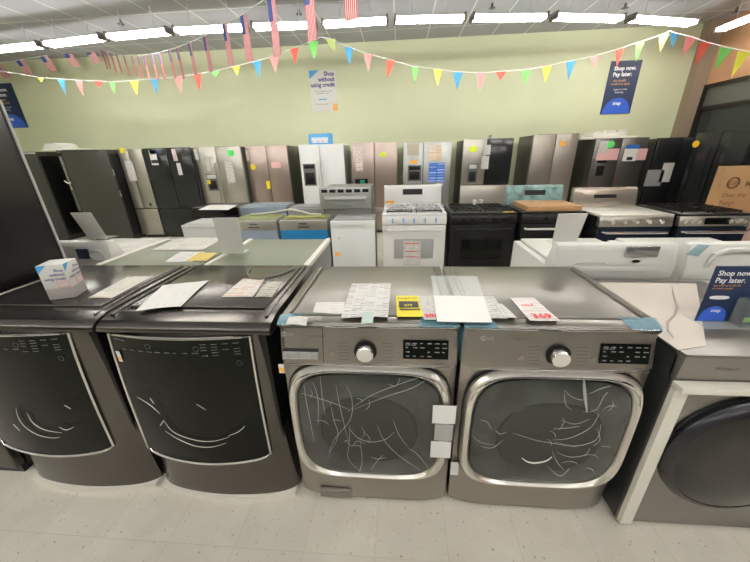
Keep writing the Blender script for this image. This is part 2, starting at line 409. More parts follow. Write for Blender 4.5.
    for x in (kx-.130, kx+.125):
        MB().rings(x, .853, [(.011, .011, 2, yk(.853)+.001), (.010, .010, 2, yk(.853)-.0025)], 20).build('round_button', STEEL, t)
    if washer:
        MB().sheet(pan(cx-.170, .81, .0008), pan(cx-.168, .81, .0008), pan(cx-.168, .955, .0008), pan(cx-.170, .955, .0008), .0004).build('drawer_seam', BLACK, t)
        dr = MB().plate(cx-.335, cx-.172, lambda q: .952, lambda q: .812, lambda q, h: .983+.034*(h*.9+.04)+.02*max(0, -q)**10, .006, 10, 2).build('dispenser_drawer', STEEL, t)
        MB().prism([(yk(.862)-.0015, .872), (yk(.862)-.0015, .862), (yk(.83)-.0015, .862)], cx-.325, cx-.186).build('finger_slot', BLACK, dr)
        MB().prism([(yk(.862)-.001, .864), (yk(.84)-.010, .836), (yk(.83)-.006, .830), (yk(.83), .830)], cx-.325, cx-.188).build('drawer_pull', SILVER, dr)
    lg_logo(t, (cx-.318+(0 if washer else .045), yk(.925)-.004, .928 if washer else .925), .018, mat('logo_grey', (.55, .55, .53), .3))
    MB().text('TurboWash' if washer else 'TrueSteam', pan(cx-.225+(0 if washer else .06), .918, .004), X, Z, .013).build('model_lettering', GINK, t)
    MB().text('WM9000' if washer else 'STEAM', pan(dx1-.05, .822, .004), X, Z, .009).build('corner_lettering', INK, t)
    # door: dark gasket line, wide silver frame, smoked bulging window
    cz = .508
    dframe = MB().rings(cx, cz, [(.326, .302, 4.6, .992), (.326, .302, 4.6, .975), (.318, .294, 4.6, .962), (.300, .284, 4.4, .958), (.288, .278, 4.0, .972), (.286, .272, 4.0, .985)], 72, cap1=False).build('door', mat('door_frame_silver', (.68, .65, .59), .3, .85), t)
    MB().rings(cx, cz, [(.332, .308, 4.6, .993), (.332, .308, 4.6, .988), (.3255, .3015, 4.6, .987)], 72, cap1=False).build('door_gasket', BLACK, dframe)
    MB().rings(cx, cz, [(.2865, .274, 4.0, .980), (.27, .256, 3.4, .966), (.20, .19, 2.8, .952), (.1, .1, 2.2, .946)], 64).build('door_window', SMOKE, dframe)
    tr = MB(); pts = []
    for k in range(25):
        a = PI*(.1+.8*k/24); c, s_ = math.cos(a), math.sin(a)
        pts.append((cx+.309*math.copysign(abs(c)**(2/4.5), c), .957, cz+.290*abs(s_)**(2/4.5)))
    tr.tube(pts, .0045, 8).build('chrome_arc', CHROME, dframe)
    MB().rings(cx, cz+.005, [(.165, .150, 2.1, .9488), (.162, .147, 2.1, .9480)], 48, cap1=False).build('inner_ring', mat('ring_dark', (.06, .06, .06), .4), dframe)
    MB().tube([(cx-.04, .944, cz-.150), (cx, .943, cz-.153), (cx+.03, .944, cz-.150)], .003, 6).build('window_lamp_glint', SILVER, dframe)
    # handle pocket at one side
    fx = cx+.262 if washer else cx-.262
    MB().rings(fx, cz+.0, [(.018, .07, 3, .974), (.016, .065, 3, .966)], 30).build('handle_pocket', BLACK, dframe)
    MB().rings(cx, cz, [(.286, .270, 4.2, .966), (.24, .23, 3.2, .948), (.12, .12, 2.4, .941)], 64).build('plastic_film', FILM, dframe)
    MB().rings(cx, cz+.01, [(.205, .185, 2.3, .955), (.19, .17, 2.3, .9395), (.10, .09, 2.1, .9375)], 56).build('drum_glass', mat('drum_glass_dark', (.036, .04, .033), .2, spec=.4), dframe)
    rr = random.Random(int(cx*100)); side = -1 if washer else 1
    for k in range(9):
        x = cx+side*rr.uniform(.0, .23); z = cz+rr.uniform(-.2, .2); a = rr.uniform(0, PI); L_ = rr.uniform(.03, .07)
        p = [Vector((x+math.cos(a+i*.25)*L_*i/4, .9355, z+math.sin(a+i*.25)*L_*i/4)) for i in range(5)]
        MB().tube(p, [.0003, .0009, .0012, .0008, .0003], 5).build('film_crease_or_glint', CREASE, dframe)
    return t, dframe
LG3, d3 = graphite(-.121, 'graphite front-load washer with dispenser drawer and film-wrapped door, centre of front row', 'washing_machine', 'washing machine', True)
LG4, d4 = graphite(.581, 'graphite front-load dryer with film-wrapped door and no drawer, right of the graphite washer', 'clothes_dryer', 'dryer', False)
# small lint/pump cover on the washer
MB().plate(-.372, -.222, lambda q: .092, lambda q: .035, lambda q, h: .983+.006*(1-h), .012, 8, 2).build('pump_cover', STEEL, LG3)
MB().tube([(-.372, .981, .093), (-.222, .981, .093)], .003, 6).build('pump_cover_lip', SILVER, LG3)
creases_and_glints(d3, [[(301, 393), (330, 402), (350, 410)], [(347, 412), (370, 396), (400, 384), (427, 375)], [(352, 410), (385, 397), (412, 388), (432, 376)], [(336, 385), (339, 402), (343, 420), (348, 440)],
             [(346, 385), (352, 400), (350, 420), (334, 440), (328, 458)], [(303, 378), (306, 400), (310, 420), (314, 442)], [(320, 376), (322, 395), (325, 415)], [(377, 425), (384, 440), (398, 455), (420, 470)],
             [(393, 420), (399, 435), (408, 447)], [(350, 425), (349, 445), (348, 458), (360, 472)], [(360, 440), (362, 460), (359, 474)], [(330, 402), (334, 420), (338, 436), (330, 452)],
             [(371, 470), (378, 460), (383, 455)], [(400, 378), (396, 386), (388, 384)], [(313, 382), (318, 400), (318, 425)], [(408, 448), (418, 455), (430, 470)], [(345, 440), (352, 446), (357, 441), (366, 444)]], .935)
creases_and_glints(d3, [[(349, 428), (358, 438), (372, 442), (386, 439), (394, 432)], [(371, 457), (378, 459), (386, 457)]], .936, MGREY, .0016, 'drum_reflection')
creases_and_glints(d4, [[(513, 433), (535, 440), (557, 444), (577, 447)], [(555, 442), (575, 446), (596, 440), (601, 424)], [(552, 440), (570, 438), (590, 428), (599, 414)], [(564, 393), (566, 405), (572, 410)],
             [(564, 390), (572, 397), (582, 400), (588, 398)], [(556, 452), (570, 457), (585, 455), (590, 448)], [(495, 430), (500, 434), (507, 432)], [(547, 466), (560, 476), (570, 468)],
             [(561, 420), (575, 424), (590, 419)], [(583, 412), (596, 410), (603, 398), (608, 392)], [(589, 394), (603, 388), (612, 386)], [(553, 429), (568, 428), (580, 426)], [(480, 446), (492, 448), (503, 440)],
             [(480, 420), (487, 422), (492, 430)], [(471, 434), (480, 442), (494, 445)], [(601, 446), (611, 447)], [(552, 451), (557, 462), (564, 470)], [(597, 428), (600, 440), (593, 446)]], .935)
creases_and_glints(d4, [[(584, 379), (585, 395), (587, 412)]], .935, CREASE, .006, 'film_fold')
creases_and_glints(d4, [[(522, 458), (528, 462), (536, 463), (546, 461), (552, 457)]], .934, WHITEP, .0035, 'bright_glint')
def flat(parent, u0, v0, u1, v1, y, m, name, th=.001):
    a = aty(u0, v0, y); b = aty(u1, v1, y)
    return MB().sheet((a.x, y, b.z), (b.x, y, b.z), (b.x, y, a.z), (a.x, y, a.z), th).build(name, m, parent)
for q in ((433, 405, 455, 424), (431, 441, 450, 458)): flat(d3, *q, .952, TAPE, 'white_tape')
flat(d3, 435, 424, 452, 441, .9525, mat('tape_grey', (.6, .6, .58), .4, alpha=.6), 'clear_tape')
flat(LG4, 451, 462, 458, 475, 1.0, TAPE, 'white_tag'); flat(LG4, 598, 470, 606, 482, .985, TAPE, 'white_tag')
for par, u, v in ((LG3, 281, 369),):
    flat(par, u-3, v-5, u+4, v+4, .993, PAPER, 'care_sticker'); flat(par, u-2, v-1, u+3, v+3, .9915, ORANGE, 'sticker_patch')
# blue corner tapes
def tape(par, pts, z): MB().sheet(*[Vector(p) for p in pts], .0012, 6, .0015, 4).build('blue_tape', BLUETAPE, par)
tape(LG3, [(-.466, 1.016, .962), (-.36, 1.014, .963), (-.37, 1.075, .984), (-.466, 1.06, .983)], 0)
tape(LG3, [(.075, 1.014, .963), (.222, 1.014, .963), (.222, 1.06, .984), (.085, 1.075, .984)], 0)
tape(LG4, [(.238, 1.014, .963), (.36, 1.014, .963), (.34, 1.07, .984), (.238, 1.06, .984)], 0)
tape(LG4, [(.82, 1.014, .963), (.924, 1.014, .963), (.924, 1.07, .984), (.80, 1.075, .984)], 0)
tape(LG3, [(.2225, 1.02, .86), (.2225, 1.06, .86), (.2225, 1.06, .955), (.2225, 1.02, .955)], 0)
tape(LG4, [(.236, 1.06, .82), (.236, 1.012, .82), (.236, 1.02, .955), (.236, 1.06, .955)], 0)

# ------------------------------------------------------------------ front row: black steel machines with full-height glass fronts
def blacksteel(cx, label, name, cat, shift=0):
    t = thing(name, label, cat, (cx, 1.33, 0)); w = .358
    MB().box(cx-w+.035, cx+w-.035, 1.04, 1.66, .03, .93, .012).build('cabinet', BLACK, t)
    MB().plate(cx-w+.01, cx+w-.01, lambda q: .030, lambda q: 0, lambda q, h: .962+.045*q*q, .6, 24, 1).build('base_pan', FOAM, t)
    FY = lambda q, h: .975+.045*q*q+.02*h**3+.03*abs(q)**10
    MB().plate(cx-w, cx+w, lambda q: .925, lambda q: .03, FY, .06, 36, 14, lambda h: 1-.10*min(1, max(0, h)/.42)**.8).build('front_shell', DARKSTEEL, t)
    gw = .297; g0 = cx-.026-shift
    top = lambda q: .915-.004*q*q
    bot = lambda q: .262+.022*q*q+.02*abs(q)**12
    gy = lambda q, h: .957+.036*q*q+.022*h**3
    g = MB().plate(g0-gw, g0+gw, top, bot, gy, .03, 40, 10).build('door_glass', BGLASS, t)
    pts = [(g0+gw*q, gy(q, 1)-.001, top(q)) for q in [-1+k/10 for k in range(21)]]
    pts += [(g0+gw, gy(1, 1-k/6)-.001, top(1)+(bot(1)-top(1))*k/6) for k in range(1, 7)]
    pts += [(g0+gw*q, gy(q, 0)-.001, bot(q)) for q in [1-k/12 for k in range(1, 25)]]
    pts += [(g0-gw, gy(-1, k/6)-.001, bot(-1)+(top(-1)-bot(-1))*k/6) for k in range(1, 6)]
    MB().tube(pts, .0055, 8, True).build('glass_surround', SILVER, t)
    MB().prism([(1.0, .925), (1.005, .944), (1.03, .962), (1.09, .975), (1.66, .980), (1.66, .92), (1.02, .915)], cx-w, cx+w, 'x', .004).build('top_panel', DARKSTEELT, t)
    MB().box(cx-w+.06, cx+w-.06, 1.12, 1.62, .975, .984, .004, 3).build('lid_plate', DARKSTEELT, t)
    for s in (-1, 1):
        MB().tube([(cx+s*(w-.03), 1.06, .970), (cx+s*(w-.036), 1.3, .979), (cx+s*(w-.036), 1.64, .981)], .007, 10).build('side_rail', DARKSTEELT, t)
        MB().tube([(cx+s*(w-.055), 1.11, .978), (cx+s*(w-.055), 1.63, .981)], .0015, 6).build('lid_seam', DARKSTEEL, t)
    mk = MB(); rr = random.Random(5)
    def P3(q, z): h = (z-bot(q))/(top(q)-bot(q)); return Vector((g0+gw*q, gy(q, h)-.0025, z))
    for i in range(9):
        q = -.8+i*.13; a = P3(q, .852); b = P3(q+rr.uniform(.04, .09), .852); mk.sheet(a, b, b+Z*.004, a+Z*.004, .0003)
    for i in range(4):
        for j in range(5):
            if rr.random() < .7:
                q = .36+i*.14; z = .84+j*.012; a = P3(q, z); b = P3(q+.08, z); mk.sheet(a, b, b+Z*.003, a+Z*.003, .0003)
    a = P3(-.9, .893); b = P3(-.72, .89); mk.sheet(a, b, b+Z*.005, a+Z*.005, .0003)
    for q, z in ((-.37, .877), (.3, .872), (.82, .80)):
        c = P3(q, z); mk.tube([c+Vector((.011*math.cos(k*PI/8), 0, .011*math.sin(k*PI/8))) for k in range(16)], .0007, 4, True)
    mk.build('control_markings', GINK, g)
    st = MB(); a = P3(-.93, .79); b = P3(-.86, .79); st.sheet(a, b, b+Z*.05, a+Z*.05, .0005).build('care_sticker', PAPER, g)
    a = P3(-.92, .795)-Y_*.001; b = P3(-.87, .795)-Y_*.001; MB().sheet(a, b, b+Z*.018, a+Z*.018, .0005).build('sticker_patch', ORANGE, g)
    return t, g
M2, g2 = blacksteel(-.851, 'black steel dryer with tall glass front and large white sheet lying on top', 'clothes_dryer', 'dryer')
M1, g1 = blacksteel(-1.582, 'black steel washer with tall glass front and small white carton standing on top', 'washing_machine', 'washing machine', .04)
GLINT = mat('glass_glint', (.8, .8, .7), .3, alpha=.85)  # glare on the door glass, painted as thin pale arcs
creases_and_glints(g2, [[(164, 421), (172, 431), (184, 437), (200, 441), (215, 441), (229, 437)], [(165, 431), (178, 439), (195, 446), (212, 447), (226, 443)], [(160, 426), (164, 420)], [(137, 397), (150, 405), (160, 414)],
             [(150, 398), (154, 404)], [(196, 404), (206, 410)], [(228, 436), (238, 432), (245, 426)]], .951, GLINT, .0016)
creases_and_glints(g1, [[(16, 408), (18, 417), (25, 427), (38, 435), (52, 438), (60, 437)], [(27, 413), (33, 423), (45, 430), (62, 433)], [(59, 427), (66, 430), (74, 427)], [(13, 424), (20, 431)], [(64, 405), (71, 409)]], .951, GLINT, .0016)  # painted glare arcs again, on the washer glass
# cord lying on the black dryer
tag(MB().tube([(-.83, 1.60, .989), (-.80, 1.50, .989), (-.755, 1.43, .989), (-.70, 1.42, .989), (-.62, 1.50, .989), (-.575, 1.60, .990)], .0035, 6).build('power_cord', mat('cord_grey', (.13, .13, .11), .4)), 'thin dark cord looped at the back edge of the black steel dryer', 'cord')

# ------------------------------------------------------------------ far left tall cabinet
T = thing('refrigerator', 'tall black refrigerator seen side-on at the left edge beside the leftmost washer', 'refrigerator', (-2.42, 1.32, 0))
MB().box(-2.82, -2.01, 1.07, 1.66, .04, 1.86, .01).build('cabinet', mat('black_side_panel', (.009, .008, .008), .25, var=.2, vscale=2), T)
MB().box(-2.82, -2.01, 1.02, 1.065, .62, 1.85, .012).build('door', DARKSTEEL, T)
MB().box(-2.82, -2.01, 1.02, 1.065, .06, .61, .012).build('freezer_drawer', DARKSTEEL, T)
MB().box(-2.80, -2.03, 1.05, 1.6, 0, .05).build('base', BLACK, T)
MB().box(-2.012, -2.004, 1.655, 1.665, .04, 1.86).build('rear_edge', LGREY, T)

# ------------------------------------------------------------------ right machine: compact grey washer with round black door
m5 = thing('washing_machine', 'compact grey front-load washer with large round black door, right end of front row', 'washing machine', (1.275, 1.3, 0))
GREYM = mat('warm_grey_steel', (.27, .255, .235), .34, .75)
a0, a1 = .957, 1.57
MB().box(a0, a1, .965, 1.60, .015, .885, .006).build('cabinet', mat('dark_side', (.035, .037, .036), .3, .2), m5)
MB().box(a0+.001, a1-.001, .95, .968, .02, .79, .003).build('front_panel', GREYM, m5)
MB().prism([(.942, .893), (.948, .80), (.955, .79), (.98, .79), (.98, .893)], a0, a1, 'x', .002).build('control_panel', GREYM, m5)
MB().box(a0, a1, .942, 1.62, .888, .901, .003).build('worktop', mat('grey_lid', (.20, .185, .165), .3, .6), m5)
MB().text('Whirlpool', (1.065, .9445, .842), X, Z, .018).build('maker_lettering', INK, m5)
MB().box(a0-.004, a1, .905, .952, .765, .790, .004).build('foam_strip', FOAM, m5, kind=None)['label'] = 'cream horizontal packing strip'
MB().prism([(.951, .02), (.93, .03), (.93, .762), (.951, .762)], a0-.002, a0+.045).build('foam_strip', FOAM, m5)['label'] = 'cream upright packing strip'
MB().prism([(.951, .02), (.93, .03), (.93, .762), (.951, .762)], a1-.045, a1+.002).build('foam_strip', FOAM, m5)
dcx, dcz = 1.285, .452
dr5 = MB().rings(dcx, dcz, [(.275, .275, 2, .952), (.275, .275, 2, .93), (.262, .262, 2, .912), (.245, .245, 2, .905)], 72, cap1=False).build('door', mat('dark_door_ring', (.02, .02, .023), .25), m5)
MB().rings(dcx, dcz, [(.247, .247, 2, .908), (.22, .22, 2, .898), (.12, .12, 2, .890)], 64).build('door_glass', mat('dark_tinted_glass', (.012, .012, .009), .15), dr5)
MB().tube([(dcx+.285*math.cos(a), .944, dcz+.285*math.sin(a)) for a in [PI*(.45+.5*k/20) for k in range(21)]], .008, 8).build('upper_ring_trim', BLACK, dr5)
w5 = aty(711, 468, .90)
MB().text('W', w5, X, Z, .035).build('door_logo', LGREY, dr5)
m5.location += Vector((.015, .02, 0))
# protective sheet on its worktop
ps = MB()
ps.sheet((.965, .99, .902), (1.08, 1.02, .902), (1.52, 1.60, .902), (.965, 1.61, .902), .0015, 12, .0004, 2)
tag(ps.build('foam_sheet', mat('pale_pink_foam', (.60, .54, .465), .6, var=.04, vscale=5)), 'pale pinkish protective sheet lying on top of the compact grey washer', 'packing sheet')
tag(MB().tube([atz(u, v, .9075) for u, v in ((672, 286), (674, 296), (677, 306), (674, 315), (668, 322), (668, 330), (674, 338))], [.001, .003, .004, .004, .004, .003, .001], 6).build('sheet_crease', mat('crease_brown', (.42, .37, .32), .6)), 'dull brown crease zigzagging over the pale protective sheet', 'sheet crease')  # dark crease line of the sheet, added as a thin tube

# ------------------------------------------------------------------ things lying on the front row
def lying(u_v, z, m, name, label, cat, th=.0008, n=8, amp=.0012, seed=1, group=None):
    pts = [atz(u, v, z) for u, v in u_v]
    return tag(MB().sheet(*pts, th, n, amp, seed).build(name, m), label, cat, group)
ZT = .9845
lying([(341, 318), (388, 318), (391, 284), (352, 284)], ZT, PRINT, 'document_sheet', 'large crinkled document in a plastic sleeve on the graphite washer', 'paper', amp=.003, seed=3)
s_ = lying([(361, 324), (373, 323), (374, 312), (363, 312)], ZT+.008, mat('pale_green_tape', (.50, .62, .55), .4, alpha=.8), 'tape_strip', 'pale green tape strip holding the large document down', 'tape', amp=0, n=1)
yl = lying([(397, 317), (424, 317), (418, 296), (396, 296)], ZT, YELLOW, 'energy_guide', 'bright yellow energy label with black print on the graphite washer', 'label', amp=.0008, seed=5)
def on_sheet(corners, z, items, par, m, name='lettering'):
    a, b, c, d = [atz(u, v, z) for u, v in corners]; r = (b-a); up = (d-a); mb = MB()
    for k in items:
        if k[0] == 't': mb.text(k[1], a+r*k[2]+up*k[3], r, up, k[4], .0004, bold=k[5] if len(k) > 5 else 0)
        else: p = a+r*k[1]+up*k[2]; mb.sheet(p, p+r*k[3], p+r*k[3]+up*k[4], p+up*k[4], .0004)
    return mb.build(name, m, par)
on_sheet([(397, 317), (424, 317), (418, 296), (396, 296)], ZT+.0035, [('t', 'EnergyGuide', .05, .86, .016, .0004), ('b', .1, .42, .78, .3), ('b', .12, .3, .8, .06)], yl, INK)
on_sheet([(397, 317), (424, 317), (418, 296), (396, 296)], ZT+.0045, [('t', '$79', .3, .48, .022, .0008)], yl, YELLOW)
lying([(313, 313), (343, 314), (345, 302), (316, 303)], ZT, printed('pale_form', (.66, .65, .6), (.52, .51, .48), 10, 2), 'document_sheet', 'plain white form lying left of the large plastic sleeve', 'paper', seed=8)
lying([(286, 325), (306, 326), (308, 318), (289, 317)], ZT+.001, PRINT2, 'document_sheet', 'small crumpled leaflet at the left front corner of the graphite washer', 'paper', amp=.003, seed=9)
pr = lying([(424, 320), (436, 320), (434, 296), (418, 296)], ZT+.001, PRINT, 'price_ticket', 'white ticket with red handwriting tucked right of the yellow label', 'ticket', amp=.001, seed=6)
on_sheet([(424, 320), (436, 320), (434, 296), (418, 296)], ZT+.006, [('t', '$84', .1, .12, .035, .001)], pr, RED, 'handwritten_price')
tk = lying([(530, 321), (560, 321), (534, 298), (510, 298)], ZT, printed('ticket_faint', (.68, .66, .62), (.6, .46, .44), 9, 2), 'price_ticket', 'white price ticket with red handwritten figures on the graphite dryer', 'ticket', amp=.001, seed=7)
on_sheet([(530, 321), (560, 321), (534, 298), (510, 298)], ZT+.0035, [('t', '369', .22, .12, .048, .0012), ('t', 'SALE', .2, .62, .022, .0005)], tk, RED, 'handwritten_price')
lying([(490, 319), (508, 319), (494, 297), (478, 297)], ZT, PRINT2, 'document_sheet', 'small printed leaflet beside the acrylic sign on the graphite dryer', 'paper', amp=.002, seed=11)
lying([(505, 318), (517, 318), (502, 304), (494, 304)], ZT+.004, PRINT, 'document_sheet', 'narrow printed slip overlapping the leaflet on the graphite dryer', 'paper', amp=.001, seed=12)
lying([(136, 311), (181, 307), (209, 281), (163, 286)], ZT, printed('faint_sheet', (.66, .65, .61), (.60, .58, .54), 5, 9), 'document_sheet', 'large white sheet lying on the black steel dryer', 'paper', amp=.003, seed=13)
lying([(222, 297), (253, 297), (265, 279), (243, 279)], ZT, printed('leaflet_o', (.6, .59, .54), (.52, .32, .2), 9, 3), 'leaflet', 'printed leaflet with orange block on the black steel dryer', 'leaflet', seed=14)
lying([(255, 297), (272, 297), (282, 282), (268, 282)], ZT, printed('leaflet_g', (.45, .44, .36), (.2, .22, .18), 8, 3), 'leaflet', 'small dark green leaflet next to the orange-blocked one', 'leaflet', seed=15)
lying([(88, 298), (112, 298), (152, 277), (128, 277)], ZT, printed('leaflet_p', (.6, .58, .52), (.5, .42, .3), 12, 3), 'leaflet', 'long printed leaflet on the leftmost washer', 'leaflet', seed=16)

# small carton "Shop without using credit"
ca = atz(62, 303, ZT); cang = .35
bx = thing('carton', 'small white carton with blue corners reading Shop without using credit', 'box', (-1.535, 1.225, ZT+.001), .35)
def loc(mb, n, m, par=bx): o = mb.build(n, m, None); l = o.location.copy(); o.parent = par; o.location = l; return o
h, s2 = .16, .049
loc(MB().box(-s2, s2, -s2, s2, .05, h, .001), 'carton_body', WHITEP)
loc(MB().box(-s2, s2, -s2, s2, 0, .05, .001), 'carton_base', mat('translucent_holder', (.35, .33, .31), .3))
tri = MB()
tri.prism([(-s2, h), (-s2+.038, h), (-s2, h-.035)], -s2-.001, -s2-.0005, 'y'); tri.prism([(-s2, h), (-s2+.038, h), (-s2, h-.035)], s2+.0005, s2+.001, 'x')
loc(tri, 'blue_corner', SKYB)
tx = MB()
for k, l in enumerate(('Shop', 'without', 'using credit')):
    tx.text(l, (s2-.006, -s2-.0008, h-.032-.019*k), X, Z, .0175, align='RIGHT', bold=.0003)
    tx.text(l, (s2+.0008, s2-.006, h-.032-.019*k), Y_, Z, .0175, align='RIGHT', bold=.0003)
loc(tx, 'lettering', INKB)
rb = MB()
for (f) in (0, 1):
    q = [(.0, .055), (.046, .055), (.046, .08), (0, .08)]
    rb.tube([(a, -s2-.001, b) if f == 0 else (s2+.001, a, b) for a, b in q], .001, 4, True)
loc(rb, 'red_outline', RED)

# slanted acrylic sign holders
def holder(pts, label, clear_top=None, name='sign_holder', paperfrac=.8):
    """pts bottom-left, bottom-right, top-right, top-left of the leaning sheet; foot lies behind"""
    a, b, c, d = map(Vector, pts)
    t = thing(name, label, 'sign', ((a.x+b.x)/2, (a.y+b.y)/2, min(a.z, b.z)), 0, 'clear sign holders on the machines')
    f = paperfrac
    MB().sheet(a, b, c, d, .002).build('acrylic_panel', ACRYL, t)
    a2, b2, c2, d2 = a, b, b+(c-b)*f, a+(d-a)*f
    nn = (b-a).cross(d-a).normalized()
    MB().sheet(a2+nn*.0025, b2+nn*.0025, c2+nn*.0025, d2+nn*.0025, .0008).build('insert_sheet', mat('sheet_back', (.82, .81, .76), .6), t)
    MB().sheet(a, b, b+Vector((0, .09, 0)), a+Vector((0, .09, 0)), .002).build('acrylic_foot', ACRYL, t)
    return t
# one straddling the two graphite machines, leaning far back
A = atz(437, 322, ZT+.002); B = atz(492, 323, ZT+.002)
holder([A, B, B+Vector((-.0, .27, .075)), A+Vector((-.0, .27, .075))], 'clear acrylic sign with blank white sheet lying across both graphite machines', paperfrac=.52)
holder([(-2.13, 1.96, 1.066), (-1.99, 1.96, 1.066), (-1.90, 1.82, 1.27), (-2.04, 1.82, 1.27)], 'white sheet in leaning clear holder on the white top-loader at far left', paperfrac=1)
holder([(-1.185, 1.94, .965), (-1.03, 1.94, .965), (-.955, 1.80, 1.232), (-1.116, 1.80, 1.232)], 'white sheet in leaning clear holder between the grey-green topped dryers', paperfrac=1)
holder([(.93, 1.94, 1.02), (1.07, 1.94, 1.02), (1.024, 1.80, 1.233), (.868, 1.80, 1.233)], 'white sheet in leaning clear holder on the white top-loader at right', paperfrac=1)

# countertop display on the right machine
D0 = Vector((1.19, 1.20, .9035))
DX = D0.x
ds = thing('countertop_sign', 'navy Shop now Pay later countertop display with leaflet pocket on the compact grey washer', 'sign', D0)
wd = .24; hd = .235
MB().box(D0.x, D0.x+wd, 1.20, 1.206, .902, .902+hd, .001).build('sign_panel', NAVY, ds)
tx = MB(); tx.text('Shop now.', (D0.x+.012, 1.199, 1.100), X, Z, .029, bold=.0006); tx.text('Pay later.', (D0.x+.012, 1.199, 1.071), X, Z, .029, bold=.0006)
tx.build('headline_lettering', WINK, ds); tx = MB(); tx.text('snap', (D0.x+.038, 1.1975, .947), X, Z, .02, bold=.0004); tx.build('logo_lettering', WINK, ds)
tx = MB(); tx.text('approved up to $5,000', (D0.x+.012, 1.199, 1.056), X, Z, .0105); tx.text('no credit needed', (D0.x+.012, 1.199, 1.044), X, Z, .0105); tx.build('small_lettering', ORANGE, ds)
pl = MB(); pl.rings(D0.x+.052, 1.008, [(.036, .008, 2.6, 1.1995), (.035, .007, 2.6, 1.1985)], 32).build('white_lozenge', WINK, ds)
pl = MB(); pts = [(D0.x+.005, .906)]+[(D0.x+.055+.048*math.cos(a), .925+.045*math.sin(a)) for a in [PI*k/24 for k in range(24, -1, -1)]]+[(D0.x+.103, .906)]
pl.prism(pts, 1.1985, 1.1998, 'y').build('blue_dome', SNAPB, ds)
pk = MB().box(D0.x+.12, D0.x+.235, 1.15, 1.199, .904, 1.01, .002).build('leaflet_pocket', mat('clear_pocket', (.5, .55, .52), .1, alpha=.35), ds)
pkc = MB(); pkc.box(D0.x+.135, D0.x+.23, 1.165, 1.18, .906, 1.02, .001).build('leaflets', NAVY, pk); MB().box(D0.x+.135, D0.x+.23, 1.163, 1.1645, .92, .94).build('green_band', mat('green_band', (.3, .65, .05), .5), pk)
MB().text('snap', (D0.x+.165, 1.162, .965), X, Z, .03).build('pocket_lettering', WINK, pk)
MB().box(D0.x-.01, D0.x+wd, 1.14, 1.25, .9012, .904).build('sign_foot', ACRYL, ds)

# ------------------------------------------------------------------ second row (backs to the front row)
def top_loader(x0, x1, y0, label, z0=.93, ztop=1.085, details=0):
    t = thing('washing_machine', label, 'washing machine', ((x0+x1)/2, y0+.34, 0))
    MB().box(x0, x1, y0+.02, y0+.68, 0, z0, .012).build('cabinet', WHITEP, t)
    MB().box(x0+.04, x1-.04, y0+.14, y0+.66, z0-.002, z0+.022, .012, 3).build('lid', mat('lid_white', (.62, .62, .56), .3), t)
    MB().prism([(y0, z0-.05), (y0-.005, z0+.02), (y0+.01, ztop-.02), (y0+.03, ztop), (y0+.07, ztop), (y0+.13, z0+.03), (y0+.14, z0-.01)], x0-.005, x1+.005, 'x', .018).build('console', WHITEP, t)
    return t
t = top_loader(.86, 1.475, 1.70, 'white top-load washer seen from behind at right, with silver plate on its console')
bk = MB()
bk.box(.93, 1.41, 1.690, 1.703, .93, .97, .005).build('console_recess', mat('shade_plastic', (.62, .62, .57), .4), t)
a = aty(641, 252, 1.69); MB().box(a.x-.075, a.x+.09, 1.688, 1.70, a.z-.028, a.z+.03, .003).build('rating_plate', mat('brushed_plate', (.42, .42, .42), .25, .8, bump=.2, bscale=30), t)
MB().rings(a.x-.01, a.z-.052, [(.02, .009, 2, 1.692), (.018, .007, 2, 1.686)], 20).build('cord_hole', BLACK, t)
MB().tube([(.93, 1.692, .955), (.96, 1.690, .985), (1.10, 1.690, .988), (1.12, 1.690, .975), (1.40, 1.690, .975)], .004, 6).build('seam_ridge', WHITEP, t)
t = top_loader(1.53, 2.25, 1.70, 'white top-load washer behind the countertop display at the right edge')
MB().tube([(1.62, 1.69, .96), (1.64, 1.69, 1.03), (1.70, 1.69, 1.055), (1.9, 1.69, 1.055)], .012, 8).build('console_recess', mat('shade_plastic2', (.6, .6, .56), .4), t)
MB().sheet((1.50, 1.69, 1.03), (1.56, 1.69, 1.02), (1.60, 1.69, 1.08), (1.54, 1.69, 1.085), .001).build('blue_tape', BLUETAPE, t)
t = top_loader(-2.60, -1.96, 1.90, 'white top-load washer with rounded console behind the small carton at far left', .90, 1.06)
a = aty(83, 254, 1.89); MB().box(a.x-.045, a.x+.04, 1.888, 1.90, a.z-.035, a.z+.035, .004).build('dark_window', NAVY, t)
a = aty(97, 256, 1.89); MB().tube([(a.x+.05*math.cos(k*PI/12), 1.892, a.z+.035*math.sin(k*PI/12)) for k in range(24)], .006, 6, True).build('round_recess', LGREY, t)
MB().sheet((-2.30, 2.12, .924), (-2.0, 2.12, .924), (-2.03, 2.5, .924), (-2.3, 2.5, .924), .001).build('printed_sheet', PRINT2, t)

def green_top(x0, x1, label, foamed):
    t = thing('clothes_dryer', label, 'dryer', ((x0+x1)/2, 2.05, 0))
    MB().box(x0, x1, 1.73, 2.36, .02, .93, .01).build('cabinet', mat('machine_side', (.24, .25, .23), .4, .3), t)
    MB().box(x0, x1, 1.72, 2.38, .925, .95, .008).build('top_panel', GREENTOP, t)
    if foamed:
        for xa in (x0-.005, x1-.03): MB().box(xa, xa+.035, 1.73, 2.36, .93, .962, .006).build('foam_edge', FOAM, t)
        for k in range(6): MB().tube([(x1+.004, 1.78, .25+.1*k), (x1+.004, 2.3, .25+.1*k)], .006, 6).build('side_rib', BLACK, t)
    else:
        MB().box(x0-.02, x0+.012, 1.74, 2.36, .93, .958, .006).build('foam_edge', FOAM, t)
    return t
green_top(-1.19, -.54, 'dryer with plain grey-green top and white foam edges in the second row', True)
green_top(-1.90, -1.235, 'dryer with printed papers strewn on its grey-green top in the second row', False)
def lyz(uv, z, m, name, label, cat, seed): return lying(uv, z, m, name, label, cat, seed=seed, amp=.001)
